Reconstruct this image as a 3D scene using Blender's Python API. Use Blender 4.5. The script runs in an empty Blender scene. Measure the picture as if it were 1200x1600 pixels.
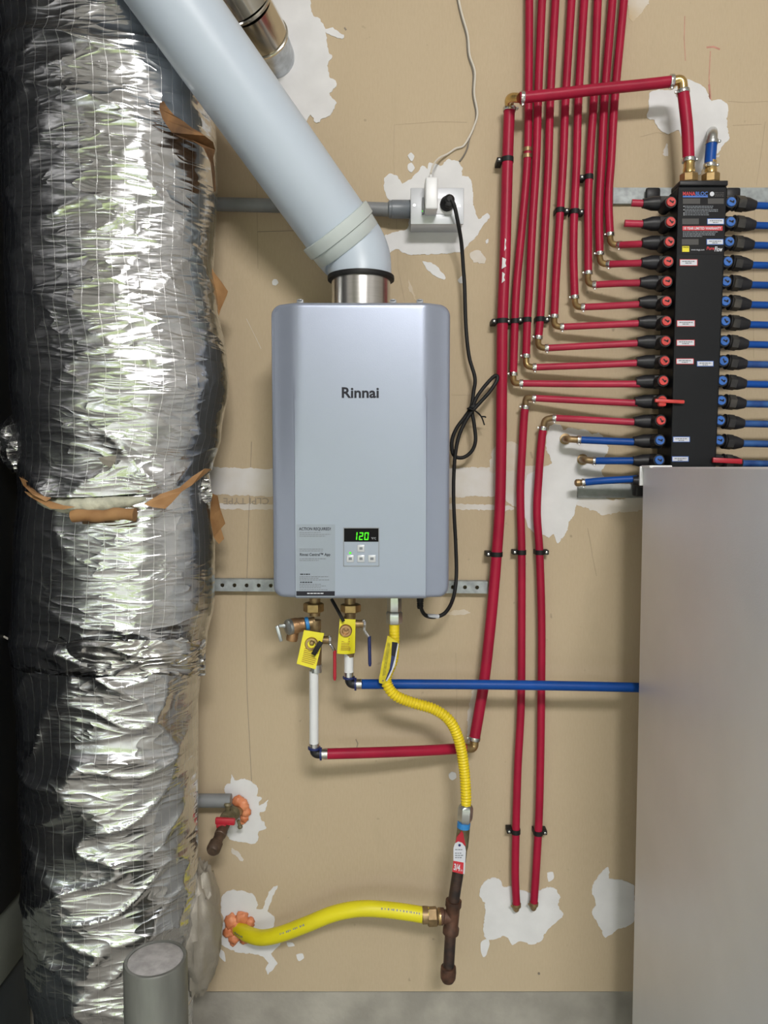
import bpy, bmesh, math, random
from mathutils import Vector, Matrix, noise
from mathutils.geometry import tessellate_polygon
random.seed(7)
S = bpy.context.scene
COL = S.collection

# ------------------------------------------------------------------ camera
H, D, PITCH, F = 1.78, 1.75, math.radians(3.4), 1200.0
cam_d = bpy.data.cameras.new('camera'); cam = bpy.data.objects.new('camera', cam_d); COL.objects.link(cam)
cam.location = (0, -D, H); cam.rotation_euler = (math.pi/2-PITCH, 0, 0)
cam_d.sensor_fit = 'VERTICAL'; cam_d.sensor_height = 36; cam_d.lens = F/1600*36; cam_d.clip_start = 0.02
S.camera = cam

# ------------------------------------------------------------------ world, light, exposure
w = bpy.data.worlds.new('sky'); S.world = w; w.use_nodes = True
bgn = w.node_tree.nodes['Background']; bgn.inputs[0].default_value = (0.90, 0.96, 1.0, 1); bgn.inputs[1].default_value = 5.4
def area(name, loc, target, sx, sy, power, col=(1,1,1), portal=False):
    l = bpy.data.lights.new(name, 'AREA'); l.shape = 'RECTANGLE'; l.size = sx; l.size_y = sy
    l.energy = power; l.color = col
    o = bpy.data.objects.new(name, l); COL.objects.link(o); o.location = loc
    o.rotation_euler = (Vector(target)-Vector(loc)).to_track_quat('-Z', 'Y').to_euler()
    if portal: l.cycles.is_portal = True
    return o
ROOM_Y, CEIL = -4.6, 3.75
DOOR = (-2.25, 1.35, 2.25)           # garage door opening x0, x1, top
area('ceiling_lamp_light', (0.52, -3.75, 3.66), (0.2, -1.5, 1.4), 1.0, 0.45, 140, (1.0, 0.97, 0.94))
area('door_daylight_portal', ((DOOR[0]+DOOR[1])/2, ROOM_Y-0.02, DOOR[2]/2), ((DOOR[0]+DOOR[1])/2, 0, DOOR[2]/2), DOOR[1]-DOOR[0], DOOR[2], 1, portal=True)
S.view_settings.view_transform = 'Standard'; S.view_settings.look = 'None'
S.view_settings.exposure = -0.05; S.view_settings.gamma = 1.0; S.view_settings.use_curve_mapping = False

# ------------------------------------------------------------------ measuring helpers
_f = Vector((0, math.cos(PITCH), -math.sin(PITCH))); _u = Vector((0, math.sin(PITCH), math.cos(PITCH)))
def P(px, py, o=0.0):
    d = Vector((1,0,0))*((px-600)/F) + _u*((800-py)/F) + _f
    return cam.location + d*((D-o)/d.y)
def dep(px, py, o=0.0):
    d = _u*((800-py)/F) + _f
    return (D-o)/d.y
def R(wpx, px, py, o=0.0): return wpx/2*dep(px, py, o)/F
def lerp(a, b, t): return a+(b-a)*t
def interp(tab, y):
    if y <= tab[0][0]: return tab[0][1]
    for (a, va), (b, vb) in zip(tab, tab[1:]):
        if y <= b:
            t = (y-a)/(b-a); t = t*t*(3-2*t); return lerp(va, vb, t)
    return tab[-1][1]
def sstep(a, b, x):
    t = min(1, max(0, (x-a)/(b-a))); return t*t*(3-2*t)
def smooth(pts, n=8):
    pts = [Vector(p) for p in pts]
    if len(pts) < 3: return [pts[0].lerp(pts[-1], i/n) for i in range(n+1)]
    e = [pts[0]*2-pts[1]]+pts+[pts[-1]*2-pts[-2]]; out = []
    for i in range(1, len(e)-2):
        p0, p1, p2, p3 = e[i-1:i+3]
        for k in range(n):
            t = k/n
            out.append(0.5*((2*p1)+(p2-p0)*t+(2*p0-5*p1+4*p2-p3)*t*t+(3*p1-p0-3*p2+p3)*t**3))
    out.append(pts[-1]); return out
def path(px, n=8): return smooth([P(*p) for p in px], n)

# ------------------------------------------------------------------ materials
MATS = {}
def mat(name, col, rough=0.5, metal=0.0, var=0.0, vscale=8.0, bump=0.0, bscale=60.0, spec=0.5, col2=None, coat=0.0, stretch=None, emit=None, estr=0.0, detail=4.0, thr=(0.35, 0.65), bump_dist=0.002):
    if name in MATS: return MATS[name]
    m = bpy.data.materials.new(name); m.use_nodes = True; nt = m.node_tree; N = nt.nodes; L = nt.links
    b = N['Principled BSDF']
    b.inputs['Base Color'].default_value = (*col, 1); b.inputs['Roughness'].default_value = rough
    b.inputs['Metallic'].default_value = metal; b.inputs['Specular IOR Level'].default_value = spec
    b.inputs['Coat Weight'].default_value = coat
    if emit: b.inputs['Emission Color'].default_value = (*emit, 1); b.inputs['Emission Strength'].default_value = estr
    tc = N.new('ShaderNodeTexCoord'); src = tc.outputs['Object']
    if stretch:
        mp = N.new('ShaderNodeMapping'); mp.inputs['Scale'].default_value = stretch
        L.new(src, mp.inputs[0]); src = mp.outputs[0]
    if var > 0 or col2:
        n = N.new('ShaderNodeTexNoise'); n.inputs['Scale'].default_value = vscale; n.inputs['Detail'].default_value = detail
        L.new(src, n.inputs[0])
        r = N.new('ShaderNodeMapRange'); r.inputs[1].default_value = thr[0]; r.inputs[2].default_value = thr[1]; L.new(n.outputs[0], r.inputs[0])
        mx = N.new('ShaderNodeMix'); mx.data_type = 'RGBA'
        mx.inputs[6].default_value = (*[c*(1-var) for c in col], 1)
        mx.inputs[7].default_value = (*(col2 if col2 else [min(1, c*(1+var)) for c in col]), 1)
        L.new(r.outputs[0], mx.inputs[0]); L.new(mx.outputs[2], b.inputs['Base Color'])
    if bump > 0:
        n2 = N.new('ShaderNodeTexNoise'); n2.inputs['Scale'].default_value = bscale; n2.inputs['Detail'].default_value = 4
        L.new(src, n2.inputs[0])
        bp = N.new('ShaderNodeBump'); bp.inputs['Strength'].default_value = bump; bp.inputs['Distance'].default_value = bump_dist
        L.new(n2.outputs[0], bp.inputs['Height']); L.new(bp.outputs[0], b.inputs['Normal'])
    MATS[name] = m; return m

def wall_material():
    m = bpy.data.materials.new('drywall_paper'); m.use_nodes = True; nt = m.node_tree; N = nt.nodes; L = nt.links
    b = N['Principled BSDF']; b.inputs['Roughness'].default_value = 0.8; b.inputs['Specular IOR Level'].default_value = 0.2
    tc = N.new('ShaderNodeTexCoord')
    def nz(scale, stretch=(1,1,1), detail=4):
        mp = N.new('ShaderNodeMapping'); mp.inputs['Scale'].default_value = stretch; L.new(tc.outputs['Object'], mp.inputs[0])
        n = N.new('ShaderNodeTexNoise'); n.inputs['Scale'].default_value = scale; n.inputs['Detail'].default_value = detail
        L.new(mp.outputs[0], n.inputs[0]); return n.outputs[0]
    def ramp(src, a, c):
        r = N.new('ShaderNodeMapRange'); r.inputs[1].default_value = a; r.inputs[2].default_value = c; L.new(src, r.inputs[0]); return r.outputs[0]
    def mix(fac, a, c, amt=1.0):
        mx = N.new('ShaderNodeMix'); mx.data_type = 'RGBA'
        if amt < 1:
            mm = N.new('ShaderNodeMath'); mm.operation = 'MULTIPLY'; mm.inputs[1].default_value = amt; L.new(fac, mm.inputs[0]); fac = mm.outputs[0]
        L.new(fac, mx.inputs[0])
        for i, v in ((6, a), (7, c)):
            if isinstance(v, tuple): mx.inputs[i].default_value = (*v, 1)
            else: L.new(v, mx.inputs[i])
        return mx.outputs[2]
    c = mix(ramp(nz(1.8), 0.3, 0.7), (0.470, 0.375, 0.255), (0.505, 0.408, 0.282))
    c = mix(ramp(nz(260, (1, 1, 0.25)), 0.35, 0.65), c, (0.54, 0.445, 0.315), 0.35)     # paper fibre
    c = mix(ramp(nz(5.5, (1.6, 1, 0.7), 6), 0.58, 0.78), c, (0.40, 0.33, 0.225), 0.45)   # grime
    c = mix(ramp(nz(38, (1, 1, 1), 2), 0.72, 0.78), c, (0.22, 0.18, 0.13), 0.5)         # specks
    L.new(c, b.inputs['Base Color'])
    bp = N.new('ShaderNodeBump'); bp.inputs['Strength'].default_value = 0.15; bp.inputs['Distance'].default_value = 0.001
    L.new(nz(180), bp.inputs['Height']); L.new(bp.outputs[0], b.inputs['Normal'])
    return m

def foil_material(name, rough, tint, cryst, line_amt=1.0):
    m = bpy.data.materials.new(name); m.use_nodes = True; nt = m.node_tree; N = nt.nodes; L = nt.links
    b = N['Principled BSDF']; b.inputs['Metallic'].default_value = 1.0
    tc = N.new('ShaderNodeTexCoord')
    sep = N.new('ShaderNodeSeparateXYZ'); L.new(tc.outputs['UV'], sep.inputs[0])
    def M(op, a, v=None):
        n = N.new('ShaderNodeMath'); n.operation = op; L.new(a, n.inputs[0])
        if v is not None:
            if isinstance(v, (int, float)): n.inputs[1].default_value = v
            else: L.new(v, n.inputs[1])
        return n.outputs[0]
    wob = N.new('ShaderNodeTexNoise'); wob.inputs['Scale'].default_value = 9; L.new(tc.outputs['UV'], wob.inputs[0])
    wb = M('MULTIPLY', wob.outputs[0], 0.012)
    def lines(coord, spacing, width):
        p = M('PINGPONG', M('ADD', coord, wb), spacing/2)
        return M('LESS_THAN', p, width)
    lu = lines(sep.outputs[0], 0.0215, 0.00042); lv = lines(sep.outputs[1], 0.0250, 0.00035)
    ln = M('MAXIMUM', lu, M('MULTIPLY', lv, 0.35))
    mx = N.new('ShaderNodeMix'); mx.data_type = 'RGBA'; mx.inputs[6].default_value = (*tint, 1); mx.inputs[7].default_value = (0.95, 0.95, 0.95, 1)
    L.new(M('MULTIPLY', ln, line_amt), mx.inputs[0]); L.new(mx.outputs[2], b.inputs['Base Color'])
    rr = N.new('ShaderNodeMapRange'); rr.inputs[3].default_value = rough; rr.inputs[4].default_value = 0.55
    L.new(M('MULTIPLY', ln, line_amt), rr.inputs[0]); L.new(rr.outputs[0], b.inputs['Roughness'])
    def noi(scale, stretch, kind='FBM', dist=0.0, detail=4.0):
        mp = N.new('ShaderNodeMapping'); mp.inputs['Scale'].default_value = stretch; L.new(tc.outputs['Object'], mp.inputs[0])
        n = N.new('ShaderNodeTexNoise'); n.noise_type = kind; n.inputs['Scale'].default_value = scale; n.inputs['Detail'].default_value = detail
        n.inputs['Distortion'].default_value = dist; L.new(mp.outputs[0], n.inputs[0]); return n.outputs[0]
    def ridge(o_, p): # 1-|2n-1| to a power: thin creases
        return M('POWER', M('SUBTRACT', M('MULTIPLY', M('ABSOLUTE', M('SUBTRACT', o_, 0.5)), -4.0), -1.0), p)
    def clampm(o_): 
        n = N.new('ShaderNodeClamp'); L.new(o_, n.inputs[0]); return n.outputs[0]
    def crease(scale, stretch, dist, p):
        o_ = noi(scale, stretch, 'FBM', dist, 1.5)
        q = clampm(M('SUBTRACT', M('MULTIPLY', M('ABSOLUTE', M('SUBTRACT', o_, 0.5)), -5.0), -1.0)); return M('POWER', q, p)
    h = M('MULTIPLY', crease(7, (0.8, 0.8, 3.2), 0.6, 2.5), 1.3)
    h = M('ADD', h, M('MULTIPLY', crease(15, (0.7, 0.7, 2.6), 0.9, 2.0), 0.55))
    h = M('ADD', h, M('MULTIPLY', noi(4, (1, 1, 1.4)), 2.2))
    h = M('ADD', h, M('MULTIPLY', noi(42, (0.7, 0.7, 1.4), 'FBM', 0.8, 3), 0.22))
    h = M('ADD', h, M('MULTIPLY', ln, 0.10*line_amt))
    bp = N.new('ShaderNodeBump'); bp.inputs['Strength'].default_value = cryst; bp.inputs['Distance'].default_value = 0.006
    L.new(h, bp.inputs['Height']); L.new(bp.outputs[0], b.inputs['Normal'])
    MATS[name] = m; return m

WALL = wall_material()
FOIL = foil_material('scrim_foil', 0.20, (0.62, 0.63, 0.65), 0.30, 0.42)
FOIL2 = foil_material('crumpled_foil', 0.22, (0.66, 0.66, 0.67), 0.9, 0.3)
FOILTAPE = foil_material('foil_tape', 0.17, (0.68, 0.68, 0.68), 0.9, 0.0)
DULLFOIL = mat('dull_foil', (0.36, 0.33, 0.28), 0.6, 0.25, 0.15, 12, 0.5, 40, bump_dist=0.006)
PLASTER = mat('joint_compound', (0.70, 0.70, 0.71), 0.75, 0, 0.05, 14, 0.5, 30, spec=0.25, bump_dist=0.0015)
PLASTER_THIN = mat('thin_compound', (0.56, 0.49, 0.38), 0.8, 0, 0.03, 6, 0.2, 40, spec=0.2, col2=(0.68, 0.66, 0.65), detail=6, thr=(0.3, 0.6))
PLASTER_FILM = mat('compound_film', (0.53, 0.42, 0.27), 0.8, 0, 0.0, 7, 0.2, 40, spec=0.2, col2=(0.64, 0.60, 0.55), detail=7, thr=(0.38, 0.66))
PENCIL = mat('pencil', (0.24, 0.2, 0.16), 0.8, var=0.1)
PENCIL_FAINT = mat('faint_pencil', (0.40, 0.32, 0.22), 0.8, var=0.1)
REDCHALK = mat('red_crayon', (0.50, 0.24, 0.19), 0.8, var=0.15, vscale=60)
CONCRETE = mat('concrete', (0.36, 0.34, 0.30), 0.85, 0, 0.18, 9, 0.5, 60, spec=0.2, detail=8)
CEILM = mat('ceiling_paint', (0.72, 0.70, 0.66), 0.9, var=0.03, spec=0.1)
SIDEWALL = mat('side_wall_board', (0.46, 0.45, 0.43), 0.85, var=0.06, spec=0.15)
HSILV = mat('silver_paint', (0.335, 0.375, 0.48), 0.36, 0.48, 0.02, 3, 0.04, 400, spec=0.5)
HDARK = mat('grey_casing', (0.25, 0.26, 0.28), 0.45, 0.3, 0.03)
INK = mat('black_ink', (0.022, 0.022, 0.03), 0.6, var=0.1, spec=0.2)
INKG = mat('grey_ink', (0.20, 0.22, 0.25), 0.6, var=0.1)
FILM = mat('grey_sticker_film', (0.30, 0.335, 0.41), 0.38, 0.45, var=0.02)
BLACKPL = mat('black_plastic', (0.014, 0.014, 0.017), 0.45, 0, 0.25, 30, 0.1, 90, spec=0.35)
BLACKDUST = mat('dusty_black_plastic', (0.020, 0.020, 0.022), 0.5, 0, 0.1, 26, 0.1, 60, col2=(0.085, 0.075, 0.06), detail=6, thr=(0.45, 0.75))
BLACKGL = mat('black_glass', (0.004, 0.004, 0.005), 0.5, var=0.05, spec=0.12)
RUBBER = mat('black_rubber', (0.011, 0.011, 0.012), 0.55, var=0.1, spec=0.3)
LEDG = mat('green_led', (0.03, 0.3, 0.02), 0.5, var=0.02, emit=(0.10, 1.0, 0.02), estr=0.9, spec=0.1)
STEEL = mat('bright_steel', (0.62, 0.62, 0.62), 0.22, 1, 0.06, 40)
STEELB = mat('brushed_steel', (0.66, 0.65, 0.64), 0.24, 1, 0.05, 20, stretch=(1, 1, 40))
GALV = mat('galvanised', (0.50, 0.53, 0.56), 0.38, 0.85, 0.18, 45, 0.1, 80)
GALVRAIL = mat('galvanised_rail', (0.33, 0.36, 0.37), 0.55, 0.15, 0.2, 60, 0.1, 80)
ZINC = mat('zinc_nut', (0.50, 0.52, 0.52), 0.28, 0.9, 0.1, 30)
SHINY = mat('shiny_sheet_metal', (0.66, 0.63, 0.56), 0.16, 1, 0.06, 12, 0.08, 20)
BRASS = mat('brass', (0.37, 0.255, 0.115), 0.36, 0.8, 0.18, 60, 0.1, 90)
BRASSY = mat('polished_brass', (0.62, 0.44, 0.18), 0.25, 0.9, 0.15, 60)
BRASSD = mat('dull_brass', (0.30, 0.21, 0.11), 0.45, 0.7, 0.25, 60, 0.15, 90)
BRONZE = mat('cast_bronze', (0.40, 0.235, 0.12), 0.4, 0.75, 0.2, 50, 0.3, 120)
RUST = mat('rusty_iron', (0.075, 0.040, 0.028), 0.6, 0.3, 0.35, 45, 0.4, 90, col2=(0.14, 0.065, 0.04))
IRON = mat('black_iron_pipe', (0.050, 0.040, 0.038), 0.5, 0.4, 0.35, 40, 0.25, 80, col2=(0.10, 0.055, 0.04))
DOPE = mat('stained_pipe', (0.14, 0.12, 0.06), 0.5, 0.2, 0.3, 40, 0.2, 80, col2=(0.20, 0.17, 0.10))
REDP = mat('red_pex', (0.33, 0.010, 0.038), 0.40, 0, 0.10, 14, spec=0.24)
REDP2 = mat('red_pex_branch', (0.39, 0.024, 0.058), 0.40, 0, 0.10, 14, spec=0.3)
BLUEP = mat('blue_pex', (0.005, 0.062, 0.30), 0.40, 0, 0.12, 14, spec=0.24)
BLUED = mat('scuffed_blue_pex', (0.010, 0.060, 0.25), 0.4, 0, 0.2, 40, col2=(0.03, 0.11, 0.33))
WHITEP = mat('white_pex', (0.72, 0.74, 0.76), 0.35, 0, 0.03, 10)
PVC = mat('white_vent_plastic', (0.50, 0.575, 0.67), 0.38, 0, 0.02, 4)
PVC2 = mat('pale_green_white_plastic', (0.54, 0.60, 0.60), 0.42, 0, 0.03, 6)
GREYPVC = mat('grey_conduit_plastic', (0.20, 0.21, 0.22), 0.5, 0, 0.1, 20)
GREYPVC2 = mat('slate_conduit_plastic', (0.155, 0.175, 0.20), 0.38, 0, 0.12, 20)
YEL = mat('yellow_coating', (0.78, 0.60, 0.015), 0.36, 0, 0.06, 12)
YEL2 = mat('lemon_coating', (0.72, 0.64, 0.012), 0.42, 0, 0.06, 12)
TAGY = mat('yellow_tag', (0.78, 0.70, 0.02), 0.5, var=0.05)
TAGINK = mat('red_brown_ink', (0.40, 0.24, 0.02), 0.6, var=0.1)
TAGINK2 = mat('olive_ink', (0.40, 0.34, 0.02), 0.6, var=0.2, vscale=200)
NAVY = mat('navy_plastic', (0.012, 0.022, 0.115), 0.4, var=0.1)
REDH = mat('red_vinyl', (0.42, 0.014, 0.03), 0.4, var=0.1)
REDK = mat('red_knob_plastic', (0.56, 0.045, 0.04), 0.45, var=0.1, vscale=60)
BLUEK = mat('blue_knob_plastic', (0.025, 0.125, 0.45), 0.45, var=0.1, vscale=60)
TAPEB = mat('blue_thread_tape', (0.03, 0.22, 0.55), 0.5, var=0.1)
WHITEPL = mat('white_plastic', (0.74, 0.75, 0.77), 0.35, var=0.02)
WHITEST = mat('white_sticker', (0.62, 0.64, 0.70), 0.5, var=0.03)
PLATE = mat('painted_steel_plate', (0.58, 0.60, 0.64), 0.35, 0.3, 0.03)
ORANGE = mat('orange_foam', (0.70, 0.22, 0.09), 0.45, 0, 0.15, 40, 0.6, 60, col2=(0.80, 0.33, 0.17), bump_dist=0.004)
KRAFT = mat('kraft_paper', (0.34, 0.17, 0.065), 0.7, 0, 0.2, 18, 0.3, 50, col2=(0.42, 0.235, 0.10))
WOOL = mat('pale_insulation', (0.50, 0.50, 0.40), 0.9, 0, 0.2, 50, 0.8, 90, bump_dist=0.004)
CABBLACK = mat('black_cabinet_paint', (0.008, 0.010, 0.014), 0.5, var=0.1)
CABGREEN = mat('grey_green_board', (0.20, 0.215, 0.185), 0.7, var=0.08)
CABDARK = mat('dark_slate_board', (0.045, 0.055, 0.06), 0.6, var=0.15)
FRIDGE = mat('grey_metallic_panel', (0.84, 0.86, 0.91), 0.46, 0.5, 0.03, 5, 0.12, 420, stretch=(1, 1, 1))
BOLLARD = mat('weathered_steel_post', (0.17, 0.175, 0.16), 0.5, 0.4, 0.15, 8, 0.1, 60, stretch=(3, 3, 0.6))
CONCAP = mat('post_concrete_fill', (0.40, 0.39, 0.39), 0.9, 0, 0.15, 60, 0.5, 120, spec=0.15)
MANI = mat('manifold_black', (0.006, 0.007, 0.009), 0.45, 0, 0.12, 6, 0.05, 200, spec=0.22)
LBLK = mat('black_label', (0.008, 0.008, 0.010), 0.5, var=0.1, spec=0.2)
LGREY = mat('charcoal_label_patch', (0.045, 0.043, 0.042), 0.5, var=0.1)
REDL = mat('red_print', (0.55, 0.03, 0.045), 0.5, var=0.03)
BLUL = mat('blue_print', (0.05, 0.15, 0.50), 0.5, var=0.03)
YELL = mat('yellow_print', (0.75, 0.66, 0.02), 0.5, var=0.03)
WIREW = mat('off_white_cable', (0.66, 0.62, 0.55), 0.5, var=0.05)
WIRED = mat('grey_cable', (0.20, 0.18, 0.155), 0.5, var=0.05)
HEDGE = mat('hedge_leaves', (0.10, 0.14, 0.035), 0.7, 0, 0.3, 2.5, col2=(0.42, 0.46, 0.17))
DRIVE = mat('driveway', (0.42, 0.41, 0.39), 0.9, var=0.1)

# ------------------------------------------------------------------ mesh builder
class MB:
    def __init__(s): s.v = []; s.f = []; s.uv = None
    def add(s, verts, faces):
        k = len(s.v); s.v += [tuple(v) for v in verts]; s.f += [tuple(i+k for i in f) for f in faces]; return s
    def tube(s, pts, r, seg=14, cap=True):
        pts = [Vector(p) for p in pts]; n = len(pts)
        rs = r if isinstance(r, (list, tuple)) else [r]*n
        T = [(pts[min(i+1, n-1)]-pts[max(i-1, 0)]).normalized() for i in range(n)]
        a = Vector((0,0,1)) if abs(T[0].z) < .9 else Vector((1,0,0))
        nrm = (a-T[0]*a.dot(T[0])).normalized(); vs = []; fs = []
        for i in range(n):
            nrm = (nrm-T[i]*nrm.dot(T[i])).normalized(); bn = T[i].cross(nrm)
            for k in range(seg):
                an = 2*math.pi*k/seg; vs.append(pts[i]+(nrm*math.cos(an)+bn*math.sin(an))*rs[i])
        for i in range(n-1):
            for k in range(seg):
                q = (k+1) % seg; fs.append((i*seg+k, i*seg+q, (i+1)*seg+q, (i+1)*seg+k))
        if cap: fs.append(tuple(range(seg-1, -1, -1))); fs.append(tuple((n-1)*seg+k for k in range(seg)))
        return s.add(vs, fs)
    def lathe(s, p, axis, prof, seg=20, rot=0.0):
        p = Vector(p); ax = Vector(axis).normalized()
        a = Vector((0,0,1)) if abs(ax.z) < .9 else Vector((0,1,0))
        n = (a-ax*a.dot(ax)).normalized(); b = ax.cross(n); vs = []; fs = []
        for (t, r) in prof:
            for k in range(seg):
                an = 2*math.pi*k/seg+rot; vs.append(p+ax*t+(n*math.cos(an)+b*math.sin(an))*max(r, 1e-5))
        for i in range(len(prof)-1):
            for k in range(seg):
                q = (k+1) % seg; fs.append((i*seg+k, i*seg+q, (i+1)*seg+q, (i+1)*seg+k))
        fs.append(tuple(range(seg-1, -1, -1))); fs.append(tuple((len(prof)-1)*seg+k for k in range(seg)))
        return s.add(vs, fs)
    def cyl(s, a, b, r, seg=20, r2=None):
        a, b = Vector(a), Vector(b); return s.lathe(a, b-a, [(0, r), ((b-a).length, r if r2 is None else r2)], seg)
    def box(s, c, size, rot=None, bev=0.0, bseg=2):
        bm = bmesh.new(); bmesh.ops.create_cube(bm, size=1.0)
        bmesh.ops.scale(bm, vec=size, verts=bm.verts)
        if bev > 0: bmesh.ops.bevel(bm, geom=list(bm.edges), offset=bev, segments=bseg, profile=0.5, affect='EDGES')
        if rot is not None: bmesh.ops.transform(bm, matrix=rot.to_4x4(), verts=bm.verts)
        bm.verts.index_update(); c = Vector(c)
        s.add([v.co+c for v in bm.verts], [[v.index for v in f.verts] for f in bm.faces]); bm.free(); return s
    def sheet(s, pts, th, nrm=Vector((0,-1,0))):
        """closed slab from a ring of 3D points (front), thickness th behind"""
        pts = [Vector(p) for p in pts]; n = len(pts)
        tri = tessellate_polygon([pts])
        vs = pts+[p-nrm*th for p in pts]; fs = []
        for t in tri:
            a, b, c = t
            fn = (pts[b]-pts[a]).cross(pts[c]-pts[a])
            if fn.dot(nrm) < 0: a, b, c = a, c, b
            fs.append((a, b, c)); fs.append((a+n, c+n, b+n))
        area2 = sum((pts[i].x*pts[(i+1) % n].z-pts[(i+1) % n].x*pts[i].z) for i in range(n))
        for i in range(n):
            q = (i+1) % n
            fs.append((i, q, q+n, i+n) if area2 < 0 else (q, i, i+n, q+n))
        return s.add(vs, fs)
    def build(s, name, m, parent=None, smooth=True, ang=38, recalc=False):
        me = bpy.data.meshes.new(name); me.from_pydata(s.v, [], s.f); me.update()
        if recalc:
            bm = bmesh.new(); bm.from_mesh(me); bmesh.ops.recalc_face_normals(bm, faces=bm.faces); bm.to_mesh(me); bm.free()
        me.materials.append(m)
        if smooth:
            me.polygons.foreach_set('use_smooth', [True]*len(me.polygons)); me.set_sharp_from_angle(angle=math.radians(ang))
        if s.uv:
            u = me.uv_layers.new(name='UVMap')
            for lp in me.loops: u.data[lp.index].uv = s.uv[lp.vertex_index]
        o = bpy.data.objects.new(name, me); COL.objects.link(o)
        if name in ('fine_print', 'bullet', 'hose_print'): o['kind'] = 'stuff'
        if parent: attach(o, parent)
        return o
WORLDLOC = {}
def attach(o, parent):
    o.parent = parent
    root = parent
    while root.parent: root = root.parent
    if parent.parent is None: o.matrix_parent_inverse = Matrix.Translation(-parent.location)
    # a sub-part hangs below a part whose own basis is identity, so world = root * inv(root) = identity
def thing(name, label, cat, loc, group=None):
    o = bpy.data.objects.new(name, None); COL.objects.link(o); o.location = loc; o.empty_display_size = 0.05
    o['label'] = label; o['category'] = cat
    if group: o['group'] = group
    return o
def tag(o, label, cat, group=None):
    o['label'] = label; o['category'] = cat
    if group: o['group'] = group
    return o
def part_label(o, l): o['label'] = l; return o
def rect(x0, y0, x1, y1, o): return [P(x0, y0, o), P(x1, y0, o), P(x1, y1, o), P(x0, y1, o)]
def slab(x0, y0, x1, y1, o, th=0.0006): return MB().sheet(rect(x0, y0, x1, y1, o), th)
def bars(rows, o, th=0.0004):
    mb = MB()
    for (x0, y0, x1, y1) in rows: mb.sheet(rect(x0, y0, x1, y1, o), th)
    return mb
def textlines(x0, x1, ys, h, o, rnd=(0.75, 1.0), seed=1):
    """rows of tiny unreadable print as little word-dashes"""
    rg = random.Random(seed); rows = []
    for y in ys:
        x = x0; xe = x0+(x1-x0)*rg.uniform(*rnd)
        while x < xe:
            ww = rg.uniform(1.6, 5.0); rows.append((x, y, min(x+ww, xe), y+h)); x += ww+0.8
    return bars(rows, o)
DG = None
def text(body, x0, y0, x1, y1, o, m, parent, name='lettering', bold=0.0, flip=False, shear=0.0, quad=None):
    cu = bpy.data.curves.new('t', 'FONT'); cu.body = body; cu.size = 1.0; cu.offset = bold; cu.resolution_u = 3; cu.shear = shear
    ob = bpy.data.objects.new('t', cu); COL.objects.link(ob); bpy.context.view_layer.update()
    me = bpy.data.meshes.new_from_object(ob.evaluated_get(bpy.context.evaluated_depsgraph_get()))
    bpy.data.objects.remove(ob); bpy.data.curves.remove(cu)
    xs = [v.co.x for v in me.vertices]; ys = [v.co.y for v in me.vertices]
    if not xs: return None
    ax, bx, ay, by = min(xs), max(xs), min(ys), max(ys)
    for v in me.vertices:
        u = (v.co.x-ax)/(bx-ax); t = (v.co.y-ay)/(by-ay)
        if flip: u, t = 1-u, 1-t
        if quad:
            a, b, c, d = quad      # TL TR BR BL
            v.co = (a.lerp(b, u)).lerp(d.lerp(c, u), 1-t)
        else: v.co = P(lerp(x0, x1, u), lerp(y1, y0, t), o)
    me.materials.clear(); me.materials.append(m); me.name = name
    ob = bpy.data.objects.new(name, me); COL.objects.link(ob); attach(ob, parent); return ob
def ragged(poly, o, amp=1.6, step=4.0, seed=0):
    out = []; n = len(poly); V = [Vector(p) for p in poly]
    for i in range(n):
        p0, p1, p2, p3 = V[i-1], V[i], V[(i+1) % n], V[(i+2) % n]; k = max(1, int((p2-p1).length/step))
        for j in range(k):
            t = j/k
            c = 0.5*((2*p1)+(p2-p0)*t+(2*p0-5*p1+4*p2-p3)*t*t+(3*p1-p0-3*p2+p3)*t**3)
            p = c.lerp(p1.lerp(p2, t), 0.35)
            q = noise.noise_vector(Vector((p.x*0.16, p.y*0.16, seed*3.7)))*amp+noise.noise_vector(Vector((p.x*0.55, p.y*0.55, seed)))*amp*0.7
            out.append(P(p.x+q.x, p.y+q.y, o))
    return out

# ------------------------------------------------------------------ the setting
XL, XR = -2.4, 2.3
zb = P(650, 1549).z
def struct(o): o['kind'] = 'structure'; return o
wall = struct(MB().box(((XL+XR)/2, 0.0065, (zb+CEIL)/2), (XR-XL, 0.013, CEIL-zb)).build('wall_back', WALL, smooth=False))
struct(MB().box(((XL+XR)/2, 0.08, CEIL/2), (XR-XL, 0.13, CEIL)).build('wall_foundation', CONCRETE, smooth=False))
struct(MB().box(((XL+XR)/2, (ROOM_Y-4)/2+0.2, -0.05), (XR-XL+0.4, -ROOM_Y+4, 0.1)).build('floor', CONCRETE, smooth=False))
struct(MB().box(((XL+XR)/2, ROOM_Y/2, CEIL+0.05), (XR-XL+0.4, -ROOM_Y+0.4, 0.1)).build('ceiling', CEILM, smooth=False))
struct(MB().box((XL-0.05, ROOM_Y/2, CEIL/2), (0.1, -ROOM_Y+0.3, CEIL)).build('wall_left', SIDEWALL, smooth=False))
struct(MB().box((XR+0.05, ROOM_Y/2, CEIL/2), (0.1, -ROOM_Y+0.3, CEIL)).build('wall_right', SIDEWALL, smooth=False))
wf = MB()
wf.box(((XL+DOOR[0])/2, ROOM_Y-0.06, CEIL/2), (DOOR[0]-XL, 0.1, CEIL)); wf.box(((XR+DOOR[1])/2, ROOM_Y-0.06, CEIL/2), (XR-DOOR[1], 0.1, CEIL))
wf.box(((DOOR[0]+DOOR[1])/2, ROOM_Y-0.06, (CEIL+DOOR[2])/2), (DOOR[1]-DOOR[0], 0.1, CEIL-DOOR[2]))
struct(wf.build('wall_front', SIDEWALL, smooth=False))
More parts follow.
